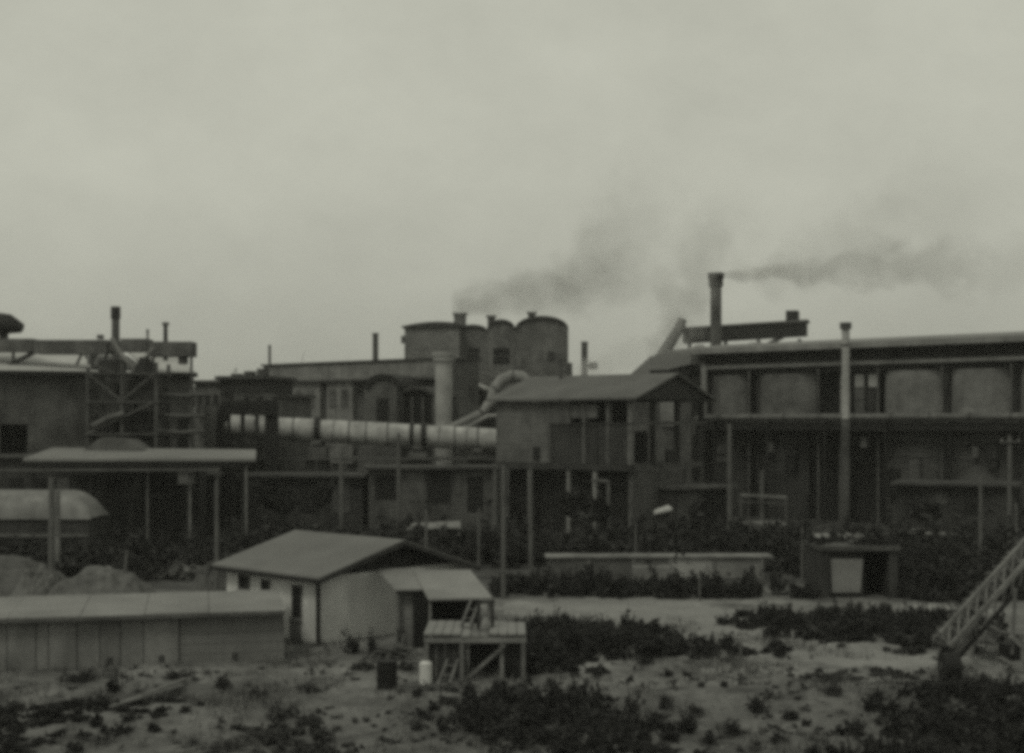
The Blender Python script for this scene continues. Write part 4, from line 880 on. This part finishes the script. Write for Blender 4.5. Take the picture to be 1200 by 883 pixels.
def scrub(name, polypx, h, step, n, leaf, m, label, zt=None, world=False):
    poly = [(XP(a, DG(b)), DG(b)) for a, b in polypx] if not world else polypx
    xs = [p[0] for p in poly]; ys = [p[1] for p in poly]; cs = []
    area = (max(xs) - min(xs)) * (max(ys) - min(ys)); cnt = int(area / (step * step))
    for _ in range(int(cnt * 2.3)):
        x, y = random.uniform(min(xs) - 1, max(xs) + 1), random.uniform(min(ys) - .6, max(ys) + .6)
        ins = sum(inpoly(x + dx, y + dy, poly) for dx, dy in ((0, 0), (.7, 0), (-.7, 0), (0, .6), (0, -.6), (1.3, 0), (-1.3, 0))) / 7
        if ins < .12 or random.random() > ins * 1.3: continue
        nn = max(0, .5 + 1.1 * noise.noise(Vector((x * .45, y * .6, 5))))
        hh = h * (.3 + .95 * nn) * random.uniform(.6, 1.25) * (.45 + .55 * ins)
        if hh > h * 1.15: hh = h * 1.15
        cs.append((x, y, gh(x, y) + hh * .12, step * random.uniform(.4, .95) * (.6 + .4 * ins), hh))
    V = leaves(cs, n, leaf)
    o = leafobj(name, V, m, None, (0, 0, 0), kind='stuff', label=label, cat='bushes'); return o
scrub('scrub', [(603, 790), (640, 800), (668, 790), (672, 777), (760, 775), (915, 773), (870, 762), (800, 757), (760, 741), (735, 737), (600, 739)], .8, .62, 330, .05, M_foliage, 'dark scrub patch left of the track in the middle foreground')  # left end by the platform added as dark growth in place of shade
scrub('scrub', [(848, 732), (950, 746), (1060, 764), (1122, 768), (1140, 740), (1140, 724), (940, 722), (870, 725)], .75, .66, 330, .052, M_foliage, 'long dark scrub patch right of the track below the bunker')
scrub('hedge', [(585, 702), (775, 702), (965, 702), (960, 696), (800, 694), (770, 690), (585, 690)], 1.2, .8, 420, .075, M_foliage, 'dark hedge along the far side of the track before the pale wall')
scrub('hedge', [(1055, 706), (1130, 706), (1240, 704), (1240, 680), (1040, 680)], 2.0, .95, 420, .08, M_foliage, 'dark bushy growth right of the bunker')
scrub('thicket', [(-16, 74), (-16, 88), (22, 88), (34, 82), (32, 72), (14, 71), (14, 76)], 1.9, 1.5, 320, .14, M_foliage, 'dark tangled thicket between the works and the hedge', world=True)
scrub('thicket', [(-34, 73), (-36, 80), (-16, 80), (-14, 70), (-24, 69)], 1.5, 1.3, 320, .13, M_foliage, 'dark thicket behind the rubble heaps at left', world=True)
scrub('scrub', [(528, 836), (560, 818), (640, 806), (670, 818), (705, 822), (745, 845), (775, 872), (810, 905), (690, 905), (600, 880), (540, 860)], .55, .46, 420, .036, M_foliage, 'near black scrub at the bottom below the timber platform')
scrub('scrub', [(1085, 818), (1130, 812), (1210, 808), (1260, 808), (1260, 905), (1000, 905), (1020, 875), (1050, 848)], .55, .46, 420, .036, M_foliage, 'near black scrub filling the bottom right corner')
scrub('scrub', [(-40, 850), (20, 838), (70, 850), (60, 880), (-40, 905)], .4, .5, 300, .036, M_foliage, 'dark scrub in the bottom left corner')
scrub('scrub', [(240, 905), (250, 868), (330, 850), (400, 870), (410, 905)], .26, .45, 260, .034, M_foliage2, 'low weeds at the bottom left of centre')
scrub('scrub', [(35, 846), (80, 832), (140, 826), (190, 842), (120, 862), (55, 868)], .3, .5, 300, .036, M_foliage, 'dark scrub on the dirt bank below the long shed')
scrub('weeds', [(940, 800), (1100, 800), (1100, 790), (960, 788)], .2, .42, 220, .034, M_foliage2, 'low weed strip beside the conveyor wheel')
cs = []
while len(cs) < 600:
    x, y = random.uniform(-16, 17), random.uniform(32.5, 46)
    if fbm(x, y, .3, 12) < random.uniform(-.3, .4) or y > 38 + 9 * random.random(): continue
    h = random.uniform(.03, .2); cs.append((x, y, gh(x, y) + .01, h * random.uniform(1, 2.4), h))
leafobj('weed_tufts', leaves(cs, 110, .026), M_foliage2, None, (0, 0, 0), kind='stuff', label='many low weed tufts dotting the pale ground', cat='weeds')
# individual bushes
def bush(px, py, wpx, hpx, label, m=M_foliage, name='bush', n=None):
    D = DG(py); x = XP(px, D); z = gh(x, D); rx = wpx / 2 / F * D; rz = hpx / F * D
    t = thing(name, label, 'bush', (x, D, z))
    V = leaves([(0, 0, rz * .12, rx * .85, rz * .85)], n or int(600 + 900 * rx), .032 if D < 50 else .06); leafobj('foliage', V, m, t)
    b = B()
    for k in range(6):
        a = random.uniform(0, 6.28); b.tube([(x, D, z - .05), (x + math.cos(a) * rx * .25, D + math.sin(a) * rx * .25, z + rz * .35), (x + math.cos(a) * rx * .6, D + math.sin(a) * rx * .6, z + rz * .75)], [.02, .014, .006], 5)
    b.obj('stems', M_bark, t); return t
BL = [(133, 822, 24, 24, 'small upright dark bush just below the long low shed'), (262, 814, 26, 16, 'round dark bush below the right end of the long low shed'),
 (95, 815, 60, 12, 'low spreading bush left of the upright bush below the shed'), (205, 812, 44, 8, 'flat weed clump between the upright bush and the round bush'),
 (60, 852, 50, 24, 'broad dark bush on the dirt bank at bottom left'), (115, 842, 56, 20, 'long dark clump on the dirt bank right of the broad bush'),
 (190, 834, 50, 14, 'thin dark clump on top of the slanting dirt ridge'), (300, 818, 40, 12, 'small weed clump left of the black drum, under the house'),
 (360, 812, 40, 14, 'grey weed clump below the house corner'), (413, 764, 34, 30, 'dark shrub against the pale gable wall of the small house'),
 (436, 765, 24, 32, 'grey shrub right next to the dark shrub at the gable wall'), (470, 764, 26, 40, 'tall grey shrub in front of the lean-to boards'),
 (425, 785, 50, 12, 'low weeds above the black drum'), (475, 785, 36, 12, 'low weeds between drum and white canister'),
 (782, 795, 14, 9, 'tiny bush alone on the pale ground under the middle scrub'), (738, 798, 12, 6, 'tiny low tuft left of the lone tiny bush'),
 (805, 793, 12, 6, 'tiny flat tuft right of the lone tiny bush'), (822, 808, 10, 7, 'tiny round tuft lower right of the lone tiny bush'),
 (695, 832, 36, 26, 'dark bush on the slope under the platform, left of a pair'), (740, 838, 34, 30, 'dark bush on the slope, right of a pair'),
 (780, 830, 26, 18, 'small dark bush mid-slope right of the pair'), (815, 838, 22, 16, 'small sparse bush mid-slope'),
 (805, 868, 30, 26, 'dark bush low on the slope in the middle right'), (858, 868, 40, 22, 'broad dark bush near the bottom, right of centre'),
 (888, 838, 40, 26, 'conspicuous round dark bush alone on the pale slope'), (925, 842, 30, 12, 'flat bush right of the conspicuous round bush'),
 (912, 876, 26, 20, 'small dark bush near the bottom edge below the flat bush'), (945, 852, 16, 10, 'tiny bush right of the flat bush'),
 (975, 828, 40, 10, 'thin weed patch left of the dark bottom right scrub'), (848, 806, 10, 7, 'tiny tuft high on the pale slope'),
 (1040, 812, 60, 14, 'low spreading bush left of the conveyor wheel'), (980, 800, 60, 8, 'long flat weed clump beside the track'),
 (905, 748, 30, 14, 'small bush at the left tip of the right scrub patch'), (1000, 862, 40, 24, 'dark bush at the left end of the bottom right scrub'),
 (330, 850, 60, 16, 'dark weed clump at the bottom, left of centre'), (20, 832, 30, 14, 'small dark clump at the left edge of the dirt bank')]
for (a, b_, c, d, lab) in BL: bush(a, b_, c, d, lab, M_foliage2 if 'grey' in lab or 'weed' in lab else M_foliage)
cs=[(XP(random.uniform(955, 1065), 63), 62.4 + random.uniform(0, 3), 2.35, random.uniform(.3, .6), random.uniform(.2, .5)) for _ in range(26)]
leafobj('weeds', leaves(cs, 260, .05), M_foliage, None, (0, 0, 0), kind='stuff', label='dark weeds growing on the bunker roof', cat='weeds')
# trees
def tree(px, ytop, D, wpx, lab, n=2600):
    x = XP(px, D); zt = ZP(ytop, D); r = wpx / 2 / F * D; t = thing('tree', lab, 'tree', (x, D, 0))
    b = B().tube([(x, D, -.2), (x + .15, D, zt * .35), (x, D, zt * .7)], [.32, .24, .1], 8)
    for k in range(6):
        a = random.uniform(0, 6.28); zz = zt * random.uniform(.35, .6); b.tube([(x, D, zz), (x + math.cos(a) * r * .4, D + math.sin(a) * r * .4, zz + zt * .12), (x + math.cos(a) * r * .7, D + math.sin(a) * r * .7, zz + zt * .2)], [.12, .08, .03], 6)
    b.obj('trunk', M_bark, t)
    cs = [(random.uniform(-.5, .5) * r, random.uniform(-.5, .5) * r, zt * random.uniform(.45, .78), r * random.uniform(.35, .6), zt * random.uniform(.14, .22)) for _ in range(7)]
    leafobj('crown', leaves(cs, n // 4, .13), M_foliage, t)
tree(303, 426, 172, 44, 'rounded dark tree left of the back hall roof')
tree(268, 436, 178, 46, 'tree behind the kiln head house, middle of three')
tree(240, 441, 182, 40, 'tree just right of the left building, leftmost of three')
tree(672, 566, 90, 50, 'dark tree in the shade before the crusher house', 3200)
tree(700, 572, 88, 34, 'small dark tree under the right part of the crusher house', 2200)
tree(330, 556, 92, 60, 'dark tree below the left end of the kiln', 3200)
tree(375, 560, 94, 40, 'dark tree below the first kiln ring', 2600)
tree(1090, 575, 88, 50, 'dark tree in front of the long hall, right part', 2600)
tree(820, 578, 92, 30, 'small dark tree left of the pipe-bend post', 1800)
# far wood so that the horizon is closed
V = leaves([(random.uniform(-420, 420), random.uniform(330, 420), 1, random.uniform(7, 12), random.uniform(9, 15)) for _ in range(150)], 500, .9)
leafobj('distant_wood', V, M_foliage, None, (0, 0, 0), kind='stuff', label='far dark wood closing the horizon behind the works', cat='wood')
# stones and grass on the bare ground
pts = []
while len(pts) < 2600:
    x, y = random.uniform(-17, 18), random.uniform(33, 47)
    if fbm(x, y, .5, 9) > random.uniform(-.1, .5): pts.append((x, y, gh(x, y) + .01))
rocks(pts, .015, .06, M_stone, 'stones', None, 'scattered small stones on the bare ground', 'stones')
def grass():
    V = []
    while len(V) < 26000:
        x, y = random.uniform(-19, 20), random.uniform(32, 56)
        if fbm(x, y, .35, 2) < random.uniform(-.05, .35): continue
        z = gh(x, y)
        for _ in range(6):
            a = random.uniform(0, 6.28); h = random.uniform(.08, .28); l = h * .5; px, py = x + random.gauss(0, .1), y + random.gauss(0, .1); c, s_ = math.cos(a), math.sin(a); w_ = .012
            V.append([(px - w_ * s_, py + w_ * c, z), (px + w_ * s_, py - w_ * c, z), (px + l * c + w_ * s_ * .3, py + l * s_, z + h), (px + l * c - w_ * s_ * .3, py + l * s_, z + h)])
    leafobj('dry_grass', np.array(V).reshape(-1, 3), M_grass, None, (0, 0, 0), kind='stuff', label='sparse dry grass tufts on the foreground dirt', cat='grass')
grass()
# planks lying on the dirt bank
def planks(a, b_, lab, n=2):
    s = thing('loose_plank', lab, 'plank', P(a[0], a[1], DG(a[1])))
    for k in range(n):
        p, q = Vector((XP(a[0], DG(a[1])), DG(a[1]) + k * .35, 0)), Vector((XP(b_[0], DG(b_[1])), DG(b_[1]) + k * .4, 0)); p.z = gh(p.x, p.y) + .1; q.z = gh(q.x, q.y) + .12
        B().bar(p, q, .16, .06).obj('plank', M_wood, s)
planks((130, 846), (214, 818), 'pair of grey planks lying on the slanting dirt ridge')
# ------------------------------------------------------------------ smoke
def plume(name, label, a, b_, r0, r1, dens, col, seed, bend=.25, nscale=.35, edge=.55):
    a, b_ = Vector(a), Vector(b_); Lp = (b_ - a).length; RM = 1.5
    b = B(); n = 16
    rings = [(0, r0 * 1.25), (Lp * .12, r0 + (r1 - r0) * .12 + r1 * .12), (Lp * .5, (r0 + r1) / 2 * RM), (Lp, r1 * RM), (Lp * 1.02, r1 * RM * .6)]
    V = []
    for (x, r) in rings: V += [(x, r * math.cos(6.28318 * k / n), r * math.sin(6.28318 * k / n)) for k in range(n)]
    m_ = len(rings); Fc = [(i * n + k, i * n + (k + 1) % n, (i + 1) * n + (k + 1) % n, (i + 1) * n + k) for i in range(m_ - 1) for k in range(n)] + [tuple(range(n - 1, -1, -1)), tuple((m_ - 1) * n + k for k in range(n))]
    me = bpy.data.meshes.new(name); me.from_pydata(V, [], Fc); o = bpy.data.objects.new(name, me); C.objects.link(o)
    o.location = a; o.rotation_euler = (b_ - a).to_track_quat('X', 'Z').to_euler()
    m = bpy.data.materials.new(name + '_volume'); m.use_nodes = True; t = m.node_tree; t.nodes.clear()
    def q(k, **w_):
        z = t.nodes.new(k)
        for x, y in w_.items(): setattr(z, x, y)
        return z
    l = t.links.new
    def mth(op, x, y=None, clamp=False):
        z = q('ShaderNodeMath', operation=op); z.use_clamp = clamp
        for i, v in enumerate((x, y)):
            if v is None: continue
            if isinstance(v, (int, float)): z.inputs[i].default_value = v
            else: l(v, z.inputs[i])
        return z.outputs[0]
    tc = q('ShaderNodeTexCoord'); sp = q('ShaderNodeSeparateXYZ')
    nz = q('ShaderNodeTexNoise'); nz.inputs['Scale'].default_value = nscale * .35; nz.inputs['Detail'].default_value = 2
    of = q('ShaderNodeVectorMath', operation='ADD'); of.inputs[1].default_value = (seed, seed * 2, seed * 3); l(tc.outputs['Object'], of.inputs[0]); l(of.outputs[0], nz.inputs['Vector'])
    sub = q('ShaderNodeVectorMath', operation='SUBTRACT'); l(nz.outputs['Color'], sub.inputs[0]); sub.inputs[1].default_value = (.5, .5, .5)
    l(tc.outputs['Object'], sp.inputs[0]); s2 = q('ShaderNodeSeparateXYZ'); l(sub.outputs[0], s2.inputs[0])
    xx = mth('DIVIDE', sp.outputs[0], Lp); rad = mth('ADD', mth('MULTIPLY', xx, r1 - r0), r0)
    yy = mth('ADD', sp.outputs[1], mth('MULTIPLY', mth('MULTIPLY', s2.outputs[0], rad), bend * 6)); zz = mth('ADD', sp.outputs[2], mth('MULTIPLY', mth('MULTIPLY', s2.outputs[1], rad), bend * 6))
    rr = mth('DIVIDE', mth('SQRT', mth('ADD', mth('MULTIPLY', yy, yy), mth('MULTIPLY', zz, zz))), rad)
    nf = q('ShaderNodeTexNoise'); nf.inputs['Scale'].default_value = nscale; nf.inputs['Detail'].default_value = 4; nf.inputs['Roughness'].default_value = .55; l(of.outputs[0], nf.inputs['Vector'])
    dd = mth('ADD', mth('SUBTRACT', 1.0, rr), mth('MULTIPLY', mth('SUBTRACT', nf.outputs[0], .5), 2.4))
    mr = q('ShaderNodeMapRange', interpolation_type='SMOOTHSTEP'); mr.inputs[1].default_value = 0; mr.inputs[2].default_value = edge; l(dd, mr.inputs[0])
    fade = mth('SUBTRACT', 1.0, mth('POWER', xx, 1.3), True)                 # smoke thins as it drifts
    thin = mth('DIVIDE', r0, rad)
    d = mth('MULTIPLY', mth('MULTIPLY', mr.outputs[0], fade), mth('MULTIPLY', mth('POWER', thin, .8), dens))
    pv = q('ShaderNodeVolumePrincipled'); pv.inputs['Color'].default_value = (*col, 1); l(d, pv.inputs['Density']); pv.inputs['Anisotropy'].default_value = .1
    ou = q('ShaderNodeOutputMaterial'); l(pv.outputs[0], ou.inputs['Volume']); me.materials.append(m)
    return tag(o, label, 'smoke', kind='stuff')
D = 137
plume('smoke_plume', 'dark smoke trail drifting right from the tallest chimney', P(840, 322, D), P(1260, 308, D + 8), .45, 5.0, .75, (.62, .62, .6), 3, bend=.3, nscale=.55)
plume('steam_plume', 'thin bright steam streak just above the dark trail of the tallest chimney', P(842, 320, D - .6), P(940, 315, D), .35, 1.0, .5, (.99, .99, .97), 5)
plume('smoke_plume', 'low broad grey smoke band spreading right behind the arched roofs', P(530, 356, 157), P(800, 325, 160), 2.0, 4.2, .16, (.5, .5, .48), 44, bend=.25, nscale=.4)
plume('smoke_plume', 'grey smoke bank drifting right above the arched-roof building', P(538, 366, 150.5), P(800, 300, 158), 1.1, 5.4, .27, (.56, .56, .54), 8, bend=.3, nscale=.4)
plume('smoke_plume', 'broad smoke billow climbing above the twin-flue chimney', P(655, 335, 154), P(790, 200, 160), 2.6, 6.5, .10, (.58, .58, .56), 21, bend=.34, nscale=.34)
plume('smoke_plume', 'smoke column rising from the inclined conveyor shaft', P(770, 440, 128), P(850, 215, 138), 1.2, 7.0, .30, (.62, .62, .6), 12, bend=.3, nscale=.42)
plume('smoke_plume', 'faint torn smoke spreading over the long hall roof', P(880, 330, 142), P(1180, 200, 150), 2.5, 9.0, .06, (.5, .5, .48), 31, bend=.34, nscale=.3)
plume('steam_plume', 'low pale steam rolling between the twin-flue chimney and the shaft', P(675, 436, 135), P(800, 395, 130), 1.6, 2.2, .2, (.9, .9, .88), 15, bend=.3, nscale=.4)
# ------------------------------------------------------------------ haze
m = bpy.data.materials.new('haze_air'); m.use_nodes = True; t_ = m.node_tree; t_.nodes.clear()
pv = t_.nodes.new('ShaderNodeVolumePrincipled'); pv.inputs['Color'].default_value = (.95, .96, .9, 1); pv.inputs['Density'].default_value = .00028
ou = t_.nodes.new('ShaderNodeOutputMaterial'); t_.links.new(pv.outputs[0], ou.inputs['Volume'])
hz_ = B().box(-950, 950, -100, 950, -1.6, 40).obj('haze', m, None, kind='stuff', label='thin smoky air over the works', cat='haze')
